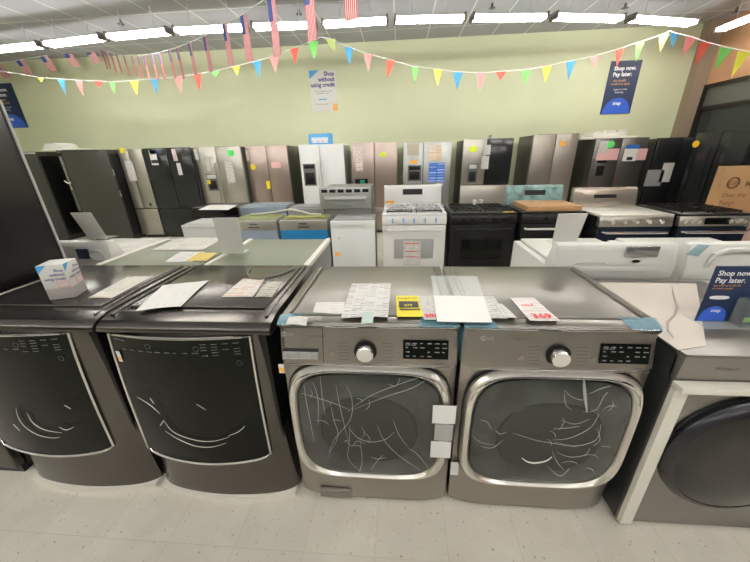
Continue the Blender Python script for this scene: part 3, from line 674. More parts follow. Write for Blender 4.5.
lyz([(152, 250), (203, 250), (223, 238), (178, 238)], .952, PRINT2, 'document_sheet', 'wide printed sheet at the back of the grey-green dryer top', 'paper', 20)
lyz([(165, 262), (192, 262), (205, 252), (180, 252)], .952, PRINT, 'document_sheet', 'white printed page left of the mustard label', 'paper', 21)
lyz([(186, 261), (207, 261), (217, 253), (199, 253)], .9545, mat('mustard', (.55, .42, .08), .5), 'energy_guide', 'mustard energy label on the grey-green dryer top', 'label', 22)

# ------------------------------------------------------------------ dishwashers (third row)
def dishwasher(x0, x1, y, label, door, zt=.845, strip=None, top=OLIVE, slot=True, stripe_h=.12, depth=.44):
    t = thing('dishwasher', label, 'dishwasher', ((x0+x1)/2, y+.3, 0))
    MB().box(x0+.01, x1-.01, y+.04, y+depth, .1, zt, .004).build('tub_casing', MGREY, t)
    MB().box(x0, x1, y, y+.04, .12, zt-stripe_h, .004).build('door', door, t)
    st = MB().box(x0, x1, y-.004, y+.045, zt-stripe_h, zt-.004, .004).build('control_strip', strip or FSTEEL, t)
    MB().box(x0+.02, x1-.02, y+.05, y+depth-.02, zt-.004, zt+.008, .003).build('insulation', top, t)
    MB().box(x0+.03, x1-.03, y+.05, y+depth-.04, 0, .12).build('toe_base', BLACK, t)
    if slot:
        c = (x0+x1)/2
        for dz, w_ in ((.035, .05), (.075, .07)): MB().box(c-w_, c+w_, y-.008, y-.002, zt-dz-.014, zt-dz, .002).build('pocket_slot', INK, t)
    return t
DY = 3.70
dishwasher(-1.458, -.868, DY, 'dishwasher with bright blue film on its door', BLUEF, top=OLIVE, depth=.38)
dishwasher(-2.075, -1.492, DY, 'dishwasher with olive top and pale blue-grey film on its door', GREYF)
dishwasher(-2.72, -2.13, DY, 'pale grey boxed dishwasher with a folded lid, left of the olive-topped one', LGREY, .80, LGREY, top=LGREY, slot=False, stripe_h=.05)
wd_ = dishwasher(-.825, -.29, DY-.02, 'plain white dishwasher next to the white gas range', FWHITE, .835, FWHITE, top=MGREY, slot=False, stripe_h=.09)
MB().box(-.70, -.42, DY-.03, DY-.02, .782, .79, .002).build('handle_groove', LGREY, wd_)
MB().box(-.79, -.73, DY-.024, DY-.0205, .40, .45).build('orange_sticker', ORANGE, wd_)
MB().cyl((-.73, DY-.03, .63), (-.73, DY-.02, .63), .012).build('small_badge', LGREY, wd_)
# back line of dishwashers seen over the first
dishwasher(-3.05, -2.35, 4.45, 'black dishwasher with a pale sheet on top in the rear line', BLACK, .90, BLACK, top=BLACK, slot=False)
lyz([(198, 210), (228, 210), (238, 205), (209, 205)], .912, PAPER, 'document_sheet', 'pale sheet on the black dishwasher in the rear line', 'paper', 23)
dishwasher(-2.3, -1.62, 4.45, 'dishwasher with pale blue film over its top in the rear line', GREYF, .90, GREYF, top=GREYF, slot=False)
dishwasher(-1.60, -1.09, 4.45, 'grey dishwasher in the rear line beside the slatted oven', MGREY, .87, MGREY, top=MGREY, slot=False)
HOSE = mat('pale_hose', (.62, .6, .5), .5)
tag(MB().tube([(-1.95, 4.02, .868), (-1.8, 4.02, .874), (-1.6, 4.0, .90), (-1.4, 4.0, .93), (-1.25, 4.0, .90), (-1.15, 3.99, .868), (-1.0, 3.97, .866)], .012, 8).build('drain_hose', HOSE), 'pale drain hose curling over the dishwasher tops', 'hose')
tag(MB().tube([(-1.40, 3.76, .867), (-1.3, 3.82, .867), (-1.15, 3.78, .867), (-1.02, 3.84, .867), (-.92, 3.80, .867)], .012, 8).build('drain_hose', mat('yellow_hose', (.5, .48, .15), .5)), 'yellowish hose lying on the blue-filmed dishwasher', 'hose')
# slatted grey oven behind the white dishwasher
ov = thing('wall_oven', 'grey slatted oven unit standing behind the white dishwasher', 'oven', (-.70, 4.5, 0))
MB().box(-1.02, -.375, 4.20, 4.8, 0, 1.165, .006).build('casing', mat('oven_casing', (.22, .22, .2), .4, .5), ov)
MB().box(-1.05, -.37, 4.17, 4.21, .90, 1.175, .005).build('front_frame', mat('galvanised', (.40, .41, .39), .35, .6, bump=.2), ov)
for k in range(6): MB().box(-1.02+k*.108, -.94+k*.108, 4.165, 4.175, 1.11, 1.15, .002).build('vent_slot', BLACK, ov)
MB().box(-.99, -.43, 4.15, 4.18, .945, 1.06, .008).build('inner_panel', mat('panel_pale', (.38, .40, .37), .3, .5), ov)
MB().tube([(-.97, 4.135, 1.03), (-.45, 4.135, 1.03)], .012, 8).build('handle', SILVER, ov)

# ------------------------------------------------------------------ ranges
def gas_range(x0, x1, y, label, body, door, top, trim, knobm, guard=1.18, guardm=None, handle=SILVER, nk=5, grates=True, windowm=SMOKE, slide=False, display=True, depth=.68):
    t = thing('range_cooker', label, 'stove', ((x0+x1)/2, y+.34, 0)); c = (x0+x1)/2; w = x1-x0
    MB().box(x0, x1, y+.03, y+depth, .05, .885, .006).build('body', body, t)
    MB().box(x0, x1, y, y+depth, .88, .905, .006).build('cooktop', top, t)
    MB().prism([(y-.015, .78), (y, .88), (y+.05, .88), (y+.05, .78)], x0, x1, 'x', .004).build('control_panel', trim, t)
    d = MB().box(x0+.005, x1-.005, y-.01, y+.03, .24, .77, .006).build('oven_door', door, t)
    MB().box(x0+.14, x1-.14, y-.013, y-.008, .36, .60, .01).build('oven_window', windowm, d)
    MB().tube([(x0+.05, y-.012, .72), (x0+.06, y-.05, .72), (x1-.06, y-.05, .72), (x1-.05, y-.012, .72)], .013, 10).build('handle', handle, d)
    MB().box(x0+.005, x1-.005, y-.005, y+.03, .06, .23, .006).build('storage_drawer', door, t)
    MB().box(x0+.04, x1-.04, y+.05, y+depth-.05, 0, .06).build('plinth', BLACK, t)
    for k in range(nk):
        f = (k+1)/(nk+1) if nk < 6 else (.06+.1*k if k < 3 else .70+.1*(k-3)); x = x0+w*f
        kb = MB().cyl((x, y+.0, .832), (x, y-.035, .828), .02, 16).build('control_knob', knobm, t)
    if grates:
        for gx in (x0+w*.27, x0+w*.73):
            g = MB()
            for dx in (-.15, -.075, 0, .075, .15): g.box(gx+dx*w/.76-.005, gx+dx*w/.76+.005, y+.06, y+depth-.12, .918, .93)
            for yy in (.06, .2, .33, .46, .55): g.box(gx-.155*w/.76, gx+.155*w/.76, y+yy, y+yy+.01, .918, .93)
            for dx in (-.15, .14):
                for yy in (.06, .54): g.box(gx+dx*w/.76, gx+dx*w/.76+.01, y+yy, y+yy+.01, .904, .92)
            g.build('pan_support', BLACK, t)
            for yy in (.18, .44): MB().cyl((gx, y+yy, .904), (gx, y+yy, .916), .045, 20).build('burner', mat('burner_metal', (.25, .25, .25), .4, .8), t)
    if guard:
        g = MB().prism([(y+depth-.09, .90), (y+depth-.06, guard-.02), (y+depth-.04, guard), (y+depth, guard), (y+depth, .88)], x0, x1, 'x', .006).build('backguard', guardm or trim, t)
        if display:
            MB().prism([(y+depth-.076, guard-.12), (y+depth-.062, guard-.04), (y+depth-.056, guard-.04), (y+depth-.07, guard-.12)], c-.13, c+.13).build('clock_display', BLACK, g)
    return t
RY = 3.72
wr = gas_range(-.205, .55, RY, 'white gas range with blue-taped knobs and a printed sheet on its oven door', WHITE, WHITE, WHITE, WHITE, WHITEP, 1.17, handle=WHITE, windowm=mat('grey_oven_window', (.33, .34, .33), .3))
k = MB()
for f in (1, 2, 3, 4, 5):
    x = -.205+.755*f/6; k.box(x-.008, x+.008, RY-.038, RY-.034, .80, .86)
k.build('knob_tape', SKYB, wr)
a = aty(390, 203, 4.28); MB().box(a.x-.05, a.x+.05, 4.285, 4.30, a.z-.04, a.z+.03).build('orange_sticker', ORANGE, wr)
MB().sheet((.05, RY-.02, .27), (.26, RY-.02, .27), (.26, RY-.02, .58), (.05, RY-.02, .58), .001).build('instruction_sheet', PRINT, wr)
rs = MB()
for zz in (.56, .46, .39): rs.box(.07, .24, RY-.0225, RY-.0215, zz-.012, zz-.004)
rs.build('red_print_line', RED, wr)
# crumpled plastic on the cooktop
cr = MB(); rr = random.Random(2)
bmesh.ops.create_grid(cr.b, x_segments=30, y_segments=16, size=1)
for v in cr.b.verts: v.co = Vector((.17+v.co.x*.36, RY+.26+v.co.y*.24, .935+rr.uniform(0, .03)))
cr.build('plastic_wrap', mat('crinkled_wrap', (.8, .82, .8), .12, alpha=.35), wr)
wp = MB(); bmesh.ops.create_grid(wp.b, x_segments=30, y_segments=3, size=1)
for v in wp.b.verts: v.co = Vector((.17+v.co.x*.36, RY-.055+rr.uniform(-.008, .008), .755+v.co.y*.025))
wp.build('handle_wrap', mat('crinkled_wrap2', (.85, .85, .83), .1, alpha=.5), wr)
br = gas_range(.60, 1.345, RY, 'black gas range with black grates, right of the white range', BLACK, BLACK, BLACK, BLACK, BLACK, 0, handle=BLACK, windowm=BGLASS)
MB().box(1.19, 1.30, RY-.006, RY+.03, .906, .91).build('yellow_sticker', YELLOW, br)
for k in (0, 1): MB().cyl((1.0+k*.08, RY+.64, .9), (1.0+k*.08, RY+.64, .965), .03, 14).build('burner_cap', LGREY, br)
r3 = gas_range(1.40, 2.10, RY, 'black range with teal-wrapped backguard and flattened cardboard on its cooktop', BLACK, BLACK, BLACK, BLACK, BLACK, 1.14, guardm=TEALW, handle=WHITEP, nk=4, grates=False)
cb = MB().box(1.46, 2.06, RY+.03, RY+.52, .906, .965, .004)
cb = tag(cb.build('cardboard_tray', CARD), 'flattened cardboard tray lying on the black range cooktop', 'box')
for x in (1.62, 1.80, 2.0): MB().rings(0, 0, [(.02, .02, 2, 0)], 8).b.free()
hl = MB()
for x in (1.64, 1.82, 2.0): hl.cyl((x, RY+.38, .9652), (x, RY+.38, .9658), .025, 16)
hl.build('punched_hole', mat('hole_brown', (.2, .1, .04), .8), cb)
STG = mat('range_steel', (.46, .44, .39), .28, .85)
r4 = gas_range(2.125, 2.86, 3.50, 'stainless range with shiny wrapped backguard and five knobs', BLACK, mat('navy_film_door', (.01, .015, .028), .2), mat('cream_cooktop', (.6, .59, .52), .3, .3), STG, SILVER, 1.12, guardm=mat('shiny_wrap', (.52, .45, .38), .18, .7, bump=.5, bscale=14), handle=CHROME, nk=5, grates=False)
r5 = gas_range(2.92, 3.60, 3.50, 'slide-in gas range with six front knobs and a central display, beside the cardboard carton', BLACK, mat('navy_film_door2', (.01, .014, .026), .2), BLACK, STG, SILVER, 0, handle=CHROME, nk=6, grates=True)
MB().prism([(3.479, .80), (3.487, .865), (3.49, .865), (3.482, .80)], 3.16, 3.40).build('oven_display', BGLASS, r5)

# GE carton
g0 = aty(710, 168, 4.35); g1 = aty(698, 215, 4.35)
gb = thing('carton', 'large brown cardboard carton reading Abbotsford behind the slide-in range', 'box', (4.3, 4.65, 0))
xg = 3.93; zg = 1.32
MB().box(xg, 4.9, 4.30, 4.42, 0, zg, .004).build('carton_body', CARD, gb)
tx = MB()
c0 = Vector((xg+.13, 4.298, zg-.19))
tx.tube([c0+Vector((.062*math.cos(a), 0, .062*math.sin(a))) for a in [PI*k/12 for k in range(24)]], .010, 6, True)
tx.text('GE', c0+Vector((-.045, -.001, -.028)), X, Z, .075, bold=.001)
tx.build('round_emblem', mat('brown_print_emblem', (.16, .08, .03), .7), gb); tx = MB()
tx.text('Microwave', (xg+.27, 4.299, zg-.235), X, Z, .09, bold=.002); tx.text('Over the', (xg+.05, 4.299, zg-.36), X, Z, .075); tx.text('Range', (xg+.05, 4.299, zg-.45), X, Z, .075)
tx.build('carton_print', mat('brown_print', (.16, .08, .03), .7), gb)
gb['label'] = 'large brown cardboard carton with round GE emblem behind the slide-in range'
cr = thing('carton', 'pale pink lettered carton low at the right edge below the big brown one', 'box', (4.2, 3.9, 0))
MB().box(3.66, 4.6, 3.62, 4.25, 0, .78, .004).build('carton_body', mat('pink_card', (.5, .33, .27), .7), cr)
MB().text('SAMSUNG', (3.70, 3.618, .69), X, Z, .08, bold=.002).build('carton_print', INK, cr)

# ------------------------------------------------------------------ refrigerators along the back wall
FY0 = 6.55
def fridge(x0, x1, label, m, style='french', top=1.78, y=FY0, side=FSIDE, disp=None, handles=True, right=None, hm=SILVER, name='refrigerator', split=.5, fz=.70):
    t = thing(name, label, 'refrigerator', ((x0+x1)/2, y+.4, 0))
    MB().box(x0+.005, x1-.005, y+.07, y+.80, .03, top-.01, .008).build('cabinet', side, t)
    MB().box(x0+.02, x1-.02, y+.09, y+.7, 0, .05).build('base', BLACK, t)
    c = x0+(x1-x0)*split
    zb = fz+.01 if style == 'french' else .07
    L = MB().box(x0, c-.004, y, y+.068, zb, top, .01).build('door', m, t)
    R = MB().box(c+.004, x1, y, y+.068, zb, top, .01).build('door', right or m, t)
    if style == 'french':
        fd = MB().box(x0, x1, y, y+.068, .07, fz-.005, .01).build('freezer_drawer', m, t)
        if handles: MB().tube([(x0+.08, y-.002, fz-.06), (x0+.10, y-.045, fz-.06), (x1-.10, y-.045, fz-.06), (x1-.08, y-.002, fz-.06)], .011, 8).build('handle', hm, fd)
    if handles:
        for par, xx in ((L, c-.045), (R, c+.045)):
            MB().tube([(xx, y-.002, zb+.12), (xx, y-.045, zb+.14), (xx, y-.045, top-.32), (xx, y-.002, top-.30)], .011, 8).build('handle', hm, par)
    if disp:
        dx0, dx1, dz0, dz1 = disp
        p = MB().box(dx0, dx1, y-.004, y+.002, dz0, dz1, .004).build('dispenser', mat('dispenser_grey', (.12, .12, .115), .3, .3), L)
        MB().box(dx0+.03, dx1-.03, y-.006, y-.002, dz0+.03, dz0+(dz1-dz0)*.6, .003).build('dispenser_recess', BLACK, p)
        MB().box(dx0+.02, dx1-.02, y-.007, y-.002, dz1-.09, dz1-.02, .002).build('dispenser_screen', LGREY if m is FSTEEL else BLACK, p)
    return t
def stick(t, u0, v0, u1, v1, m, name='sticker', y=FY0-.012, round_=False):
    a = aty(u0, v0, y); b = aty(u1, v1, y); x0, x1 = sorted((a.x, b.x))
    if round_:
        return MB().rings((x0+x1)/2, (a.z+b.z)/2, [((x1-x0)/2, (a.z-b.z)/2, 2, y), ((x1-x0)/2*.98, (a.z-b.z)/2*.98, 2, y-.001)], 20).build(name, m, t)
    return MB().sheet((x0, y, b.z), (x1, y, b.z), (x1, y, a.z), (x0, y, a.z), .001).build(name, m, t)
f4 = fridge(-5.56, -5.06, 'narrow stainless refrigerator with white sheet and yellow sticker, leftmost in the back row', FSTEEL, split=.42, fz=.62, y=6.3, handles=False)
stick(f4, 124, 161, 138, 181, PRINT, 'energy_sheet', y=6.288); stick(f4, 119, 148, 125, 153, YELLOW, y=6.288); stick(f4, 120, 179, 124, 190, LIME, y=6.288)
stick(f4, 149, 203, 152, 206, INK, y=6.288)
f5 = fridge(-5.03, -4.07, 'black refrigerator with blue and white notices in the back row', FBLACK, handles=False, fz=.62, y=6.3)
stick(f5, 148, 150, 159, 165, PAPER, 'notice', y=6.288); stick(f5, 149, 150, 157, 154, BLUEL, 'notice_header', y=6.288); stick(f5, 151, 160, 159, 163, INK, 'notice_footer', y=6.285)
stick(f5, 171, 149, 178, 161, PRINTR, 'notice', y=6.288); stick(f5, 176, 163, 183, 175, PRINT, 'notice', y=6.288)
f6 = fridge(-4.04, -3.10, 'stainless refrigerator with dispenser and green tag, just right of the black one', FSTEEL, disp=(-3.90, -3.68, .95, 1.28), split=.46, fz=.56, y=6.4)
stick(f6, 193, 149, 199, 160, PRINT, 'notice', y=6.388); stick(f6, 205, 158, 211, 171, PRINT, 'notice', y=6.388); stick(f6, 227, 150, 234, 156, GREENL, 'green_tag', y=6.388); stick(f6, 224, 161, 236, 183, PRINT, 'energy_sheet', y=6.388); stick(f6, 207, 180, 211, 184, YELLOW, y=6.388)
f7 = fridge(-3.08, -2.22, 'rose steel wrapped refrigerator with yellow stickers left of the white one', PINKSTEEL, handles=False, fz=.55)
stick(f7, 245, 150, 250, 161, PRINTR, 'notice'); stick(f7, 250, 164, 256, 170, YELLOW, round_=True); stick(f7, 271, 162, 281, 168, PINKL, 'pink_tag'); stick(f7, 266, 181, 271, 189, YELLOW)
f8 = fridge(-1.98, -1.09, 'white side-by-side refrigerator with dispenser, under the blue hanging sign', FWHITE, 'sxs', 1.77, side=LGREY, disp=(-1.93, -1.68, 1.0, 1.42), hm=WHITEP, split=.46)
f9 = fridge(-.94, -.05, 'rose steel refrigerator with narrow leaflet and lime dot, right of the white one', PINKSTEEL, handles=False, fz=.55)
stick(f9, 355, 146, 363, 171, PRINTR, 'leaflet'); stick(f9, 380, 152, 386, 157, LIME, round_=True); stick(f9, 355, 179, 368, 187, BLACK, 'dark_panel'); stick(f9, 360, 180, 365, 187, mat('deep_green', (.02, .25, .15), .4), 'green_panel', FY0-.014)
f10 = fridge(.07, .985, 'steel side-by-side refrigerator with a blue notice on its right door', mat('blue_steel', (.36, .37, .35), .32, .75), 'sxs', 1.75, split=.42, disp=(.16, .42, 1.05, 1.35), handles=False)
stick(f10, 407, 144, 419, 155, mat('tan_sticker', (.42, .38, .28), .5), 'energy_sheet'); stick(f10, 410, 160, 417, 164, ORANGE); stick(f10, 429, 145, 441, 160, printed('orange_print', (.72, .68, .58), (.7, .35, .12), 7, 2), 'leaflet')
nb = stick(f10, 429, 163, 444, 182, printed('blue_notice_print', (.03, .14, .5), (.4, .5, .75), 7, 2), 'blue_notice')
stick(f10, 436, 183, 443, 186, PAPER, 'notice_footer')
f11 = fridge(1.20, 2.12, 'steel refrigerator with dispenser, black right door and lime sticker', FSTEEL, right=FBLACK, disp=(1.32, 1.50, 1.0, 1.35), handles=False, fz=.95, split=.48)
stick(f11, 469, 146, 477, 152, LIME, round_=True); stick(f11, 484, 145, 490, 155, PRINT, 'notice'); stick(f11, 482, 156, 488, 169, PRINT, 'notice')
f12 = fridge(2.47, 3.27, 'tall taupe steel refrigerator with an orange sticker', mat('taupe_steel', (.33, .30, .26), .34, .7), handles=False, top=1.83, fz=.6)
stick(f12, 560, 141, 566, 146, ORANGE)
f13 = fridge(3.58, 4.50, 'dark steel refrigerator with pink film strips and a green dot', FDARK, disp=(3.66, 3.86, 1.05, 1.4), handles=False, top=1.73, fz=.62)
stick(f13, 598, 149, 617, 160, PINKL, 'pink_film'); stick(f13, 626, 149, 645, 160, PINKL, 'pink_film'); stick(f13, 608, 141, 614, 148, GREENL, 'green_dot', FY0-.015, True)
stick(f13, 600, 141, 607, 153, PRINT, 'notice', FY0-.014); stick(f13, 625, 149, 635, 161, PAPER, 'notice', FY0-.016); stick(f13, 627, 145, 639, 149, BLUEL, 'blue_header', FY0-.014); stick(f13, 627, 157, 632, 160, INK, 'dark_print', FY0-.018)
f14 = fridge(4.66, 5.52, 'black refrigerator at the right end of the back row', FBLACK, handles=False, top=1.71, fz=.55)
stick(f14, 648, 170, 660, 186, MGREY, 'grey_panel'); stick(f14, 664, 163, 669, 182, PAPER, 'white_strip')
# black refrigerator nearer, against the window wall, facing into the room
f15 = thing('refrigerator', 'black refrigerator with round yellow sticker standing against the shop window', 'refrigerator', (5.2, 5.6, 0))
MB().box(4.95, 5.60, 5.15, 6.05, .03, 1.76, .01).build('cabinet', FBLACK, f15)
MB().box(4.87, 4.945, 5.15, 5.595, .60, 1.76, .01).build('door', FBLACK, f15); MB().box(4.87, 4.945, 5.605, 6.05, .60, 1.76, .01).build('door', FBLACK, f15)
MB().box(4.87, 4.945, 5.15, 6.05, .06, .59, .01).build('freezer_drawer', FBLACK, f15); MB().box(5.0, 5.58, 5.17, 6.03, 0, .05).build('base', BLACK, f15)
a = aty(696, 144, 5.145); MB().rings(a.x, a.z, [(.045, .045, 2, 5.148), (.044, .044, 2, 5.144)], 20).build('yellow_dot', mat('amber', (.85, .5, .03), .4), f15)
for k in range(3):
    MB().tube([(4.85, 5.58+.05*k, .9), (4.84, 5.58+.05*k, .95), (4.84, 5.58+.05*k, 1.5), (4.85, 5.58+.05*k, 1.55)], .008, 6).build('handle', BLACK, f15) if k != 1 else None

# fridges at the far left, flat sides to the viewer, doors facing left
def side_fridge(xb, label, hinge):
    t = thing('refrigerator', label, 'refrigerator', (xb-.45, 6.06, 0)); y0, y1 = 6.10, 6.92
    MB().box(xb-.94, xb, y0, y1, .03, 1.775, .01).build('cabinet', mat('side_olive', (.05, .05, .04), .38, .2), t)
    MB().box(xb-.9, xb-.04, y0+.03, y1-.03, 0, .05).build('base', BLACK, t)
    MB().box(xb-.002, xb+.03, y0+.03, y1-.03, .1, 1.70, .01).build('rear_panel', BLACK, t)
    for a, b in ((y0, y0+.426), (y0+.434, y1)):
        d = MB().prism([(xb-.95, a), (xb-.95, b), (xb-1.03, b), (xb-1.06, b-.04), (xb-1.065, (a+b)/2), (xb-1.06, a+.04), (xb-1.03, a)], .62, 1.785, 'z', .012).build('door', mat('glossy_grey_door', (.16, .16, .15), .2, .8), t)
        yy = b-.03 if a == y0 else a+.03
        MB().tube([(xb-1.06, yy, .78), (xb-1.12, yy, .80), (xb-1.12, yy, 1.5), (xb-1.06, yy, 1.53)], .014, 8).build('handle', SILVER, d)
    MB().prism([(xb-.95, y0), (xb-.95, y1), (xb-1.03, y1), (xb-1.06, y1-.04), (xb-1.06, y0+.04), (xb-1.03, y0)], .06, .61, 'z', .012).build('freezer_drawer', DARKSTEEL, t)
    if hinge:
        MB().box(xb-1.02, xb-.93, y0-.004, y0+.02, 1.68, 1.74, .004).build('hinge_cover', BLACK, t)
        MB().tube([(xb-.99, y0-.006, 1.66), (xb-.985, y0-.008, 1.35), (xb-.99, y0-.006, 1.05)], .012, 8).build('edge_trim', SILVER, t)
        MB().tube([(xb-1.08, y0-.006, 1.22), (xb-1.0, y0-.02, 1.17), (xb-.96, y0-.006, 1.19)], .012, 8).build('wrap_strip', LGREY, t)
        for z in (1.35, .95): MB().tube([(xb+.0, y0+.02, z+.06), (xb+.03, y0-.01, z), (xb+.0, y0+.02, z-.05)], .014, 8).build('water_valve', MGREY, t)
    else:
        MB().box(xb-.94, xb, y0-.002, y0+.01, 1.735, 1.765).build('top_edge', LGREY, t)
    return t
side_fridge(-5.61, 'dark side-on refrigerator at left of the back row with shiny door edge', True)
side_fridge(-7.10, 'second side-on refrigerator at far left, partly hidden by the tall black one', False)

# things on top of the refrigerators
def ontop(x0, x1, y0, y1, z0, z1, m, name, label, cat, bev=.004): return tag(MB().box(x0, x1, y0, y1, z0, z1, bev).build(name, m), label, cat)
t = thing('foam_block', 'white crumpled foam packing on top of the side-on refrigerator at left', 'packing', (-6.5, 6.3, 1.786))
MB().box(-7.0, -6.2, 6.15, 6.6, 1.786, 1.81, .008).build('foam_tray', FOAM, t)
MB().prism([(-6.97, 1.81), (-6.96, 1.88), (-6.90, 1.92), (-6.80, 1.89), (-6.70, 1.925), (-6.58, 1.90), (-6.54, 1.81)], 6.18, 6.5, 'y', .006).build('foam_lump', WHITEP, t)
t = thing('foam_tray', 'white notched foam tray on top of the dark steel refrigerator', 'packing', (4.0, 6.9, 1.72))
MB().box(3.35, 4.35, 6.66, 7.2, 1.721, 1.76, .006).build('tray_base', FOAM, t)
MB().box(3.58, 4.18, 6.7, 7.1, 1.76, 1.83, .006).build('foam_slab', FOAM, t)
MB().box(3.62, 3.75, 6.7, 7.1, 1.83, 1.86, .006).build('foam_notch', FOAM, t); MB().box(3.82, 3.98, 6.7, 7.1, 1.83, 1.87, .006).build('foam_notch', FOAM, t); MB().box(4.03, 4.16, 6.7, 7.1, 1.83, 1.87, .006).build('foam_notch', FOAM, t)
t = thing('sign_board', 'small blue sign board with white lettering on top of the white refrigerator', 'sign', (-1.6, 6.75, 1.771))
MB().box(-1.81, -1.33, 6.72, 6.75, 1.771, 1.965, .003).build('board', SKYB, t)
MB().sheet((-1.75, 6.719, 1.80), (-1.42, 6.719, 1.80), (-1.42, 6.719, 1.90), (-1.75, 6.719, 1.90), .002).build('printed_band', printed('band_print', (.72, .72, .72), (.35, .3, .55), 2, 5), t)
for k in range(4): MB().box(-1.77+k*.11, -1.71+k*.11, 6.72, 6.74, 1.965, 1.985, .003).build('top_tab', LGREY, t)
ontop(1.75, 1.80, 6.9, 6.95, 1.77, 1.86, MGREY, 'bracket', 'small grey bracket on top of the black-doored refrigerator', 'bracket')

# ------------------------------------------------------------------ wall signs
wy = WY-.012
def wall_sign(uv, name, label, m):
    a, b, c, d = [aty(u, v, wy) for u, v in uv]
    x0 = (a.x+d.x)/2; x1 = (b.x+c.x)/2; z0 = (a.z+b.z)/2; z1 = (c.z+d.z)/2
    t = thing(name, label, 'poster', ((x0+x1)/2, WY, z0))
    MB().box(x0, x1, wy, WY-.001, z0, z1).build('poster_board', m, t)
    return t, x0, x1, z0, z1
t, x0, x1, z0, z1 = wall_sign([(312, 111), (338, 111), (335, 70), (309, 70)], 'wall_poster', 'white Shop without using credit poster hanging mid-wall', PAPER)
w, h = x1-x0, z1-z0; f = wy-.002
MB().prism([(x0, z1), (x0+w*.38, z1), (x0, z1-h*.2)], f, wy, 'y').build('blue_corner', SKYB, t)
tx = MB()
for k, l in enumerate(('Shop', 'without', 'using credit')): tx.text(l, (x1-.03, f, z1-h*(.14+.13*k)), X, Z, h*.145, align='RIGHT', bold=.003)
tx.build('lettering', INKB, t)
tx = MB(); tx.text('Get the things you need', (x0+.09, f, z0+h*.48), X, Z, h*.05); tx.text('with lease-to-own', (x0+.12, f, z0+h*.43), X, Z, h*.05); tx.text('No credit needed', (x0+.09, f, z0+h*.16), X, Z, h*.05); tx.build('small_lettering', GINK, t)
MB().box(x0+w*.3, x0+w*.62, f, wy, z0+h*.28, z0+h*.31).build('blue_line', SKYB, t)
MB().box(x1-w*.17, x1, f, wy, z0, z0+h*.17).build('orange_corner', ORANGE, t)
def snap_poster(uv, label):
    t, x0, x1, z0, z1 = wall_sign(uv, 'wall_poster', label, NAVY); w, h = x1-x0, z1-z0
    tx = MB(); tx.text('Shop now.', (x0+w*.14, f, z1-h*.17), X, Z, h*.105, bold=.003); tx.text('Pay later.', (x0+w*.14, f, z1-h*.28), X, Z, h*.105, bold=.003)
    tx.text('Lease-to-own', (x0+w*.27, f, z0+h*.46), X, Z, h*.05); tx.text('financing', (x0+w*.33, f, z0+h*.405), X, Z, h*.05)
    tx.text('snap', (x0+w*.34, f-.003, z0+h*.18), X, Z, h*.095, bold=.003); tx.build('lettering', WINK, t)
    tx = MB(); tx.text('no credit', (x0+w*.2, f, z1-h*.38), X, Z, h*.07); tx.text('needed to apply', (x0+w*.14, f, z1-h*.44), X, Z, h*.06); tx.build('orange_lettering', ORANGE, t)
    pts = [(x0+w*.5+w*.46*math.cos(a), z0+.005+h*.31*math.sin(a)) for a in [PI*k/24 for k in range(25)]]
    MB().prism(pts, f-.002, wy-.0005, 'y').build('blue_dome', SNAPB, t)
snap_poster([(600, 114), (629, 114), (643, 61), (612, 60)], 'navy Shop now Pay later poster on the back wall at right')
snap_poster([(2, 129), (27, 127), (12, 83), (-14, 84)], 'navy Shop now Pay later poster on the back wall at the left edge')

# ------------------------------------------------------------------ pennant garlands
PC = {'r': mat('pennant_red', (.78, .10, .06), .6), 'p': mat('pennant_pink', (.80, .27, .25), .6), 'g': mat('pennant_green', (.20, .62, .14), .6), 'y': mat('pennant_yellow', (.80, .78, .08), .6),
      'b': mat('pennant_blue', (.06, .30, .52), .6), 'l': mat('pennant_lime', (.52, .65, .2), .6)}
CORD = mat('white_cord', (.8, .8, .76), .6)
def garland(pts, label, y0, y1):
    """pts = (px, py, colour, width, height, twist)"""
    n = len(pts); t = None; P_ = []
    for i, q in enumerate(pts):
        y = y0(q[0]) if callable(y0) else y0
        P_.append(aty(q[0], q[1], y))
    t = thing('pennant_garland', label, 'bunting', P_[0])
    cord = []
    for i, p in enumerate(P_): cord.append(p+Vector((0, 0, .002)))
    MB().tube(cord, .006, 6).build('cord', CORD, t)
    for q, p in zip(pts, P_):
        if not q[2]: continue
        sc = (p-EYE).dot(CF)/F_PX; w_ = q[3]*sc; h_ = q[4]*sc; tw = q[5] if len(q) > 5 else 0
        e = Vector((math.cos(tw), math.sin(tw), 0))*w_/2; tip = p+Vector((q[6]*sc if len(q) > 6 else 0, -.02, -h_))
        mb = MB(); nn = Vector((-math.sin(tw), math.cos(tw), 0))*.0015
        A_, B_, Cc = p-e, p+e, tip
        f0 = [mb.b.verts.new(v-nn) for v in (A_, B_, Cc)]; f1 = [mb.b.verts.new(v+nn) for v in (A_, B_, Cc)]
        mb.b.faces.new(f0); mb.b.faces.new(f1[::-1])
        for i in range(3): mb.b.faces.new((f0[i], f1[i], f1[(i+1) % 3], f0[(i+1) % 3]))
        mb.build('pennant', PC[q[2]], t)
    return t
garland([(-10, 70, ''), (20, 74, ''), (41, 78, 'y', 7, 4, 0), (61, 79, 'b', 8, 14), (79, 80.5, 'p', 8, 14), (98, 81, 'r', 10, 6), (112, 82, 'g', 7, 11), (134, 80.5, 'y', 9, 13), (154, 79, 'b', 8, 14), (178, 77, 'p', 9, 14),
         (197, 74, 'r', 9, 15), (215, 71, 'g', 9, 6), (236, 66, 'y', 8, 9), (257, 61, 'b', 9, 15), (274, 56, 'p', 10, 15), (294, 48, 'r', 9, 15), (313, 41, 'g', 12, 16), (321, 37, '')],
        'coloured pennant garland sagging across the left half of the wall', 6.3, 0)
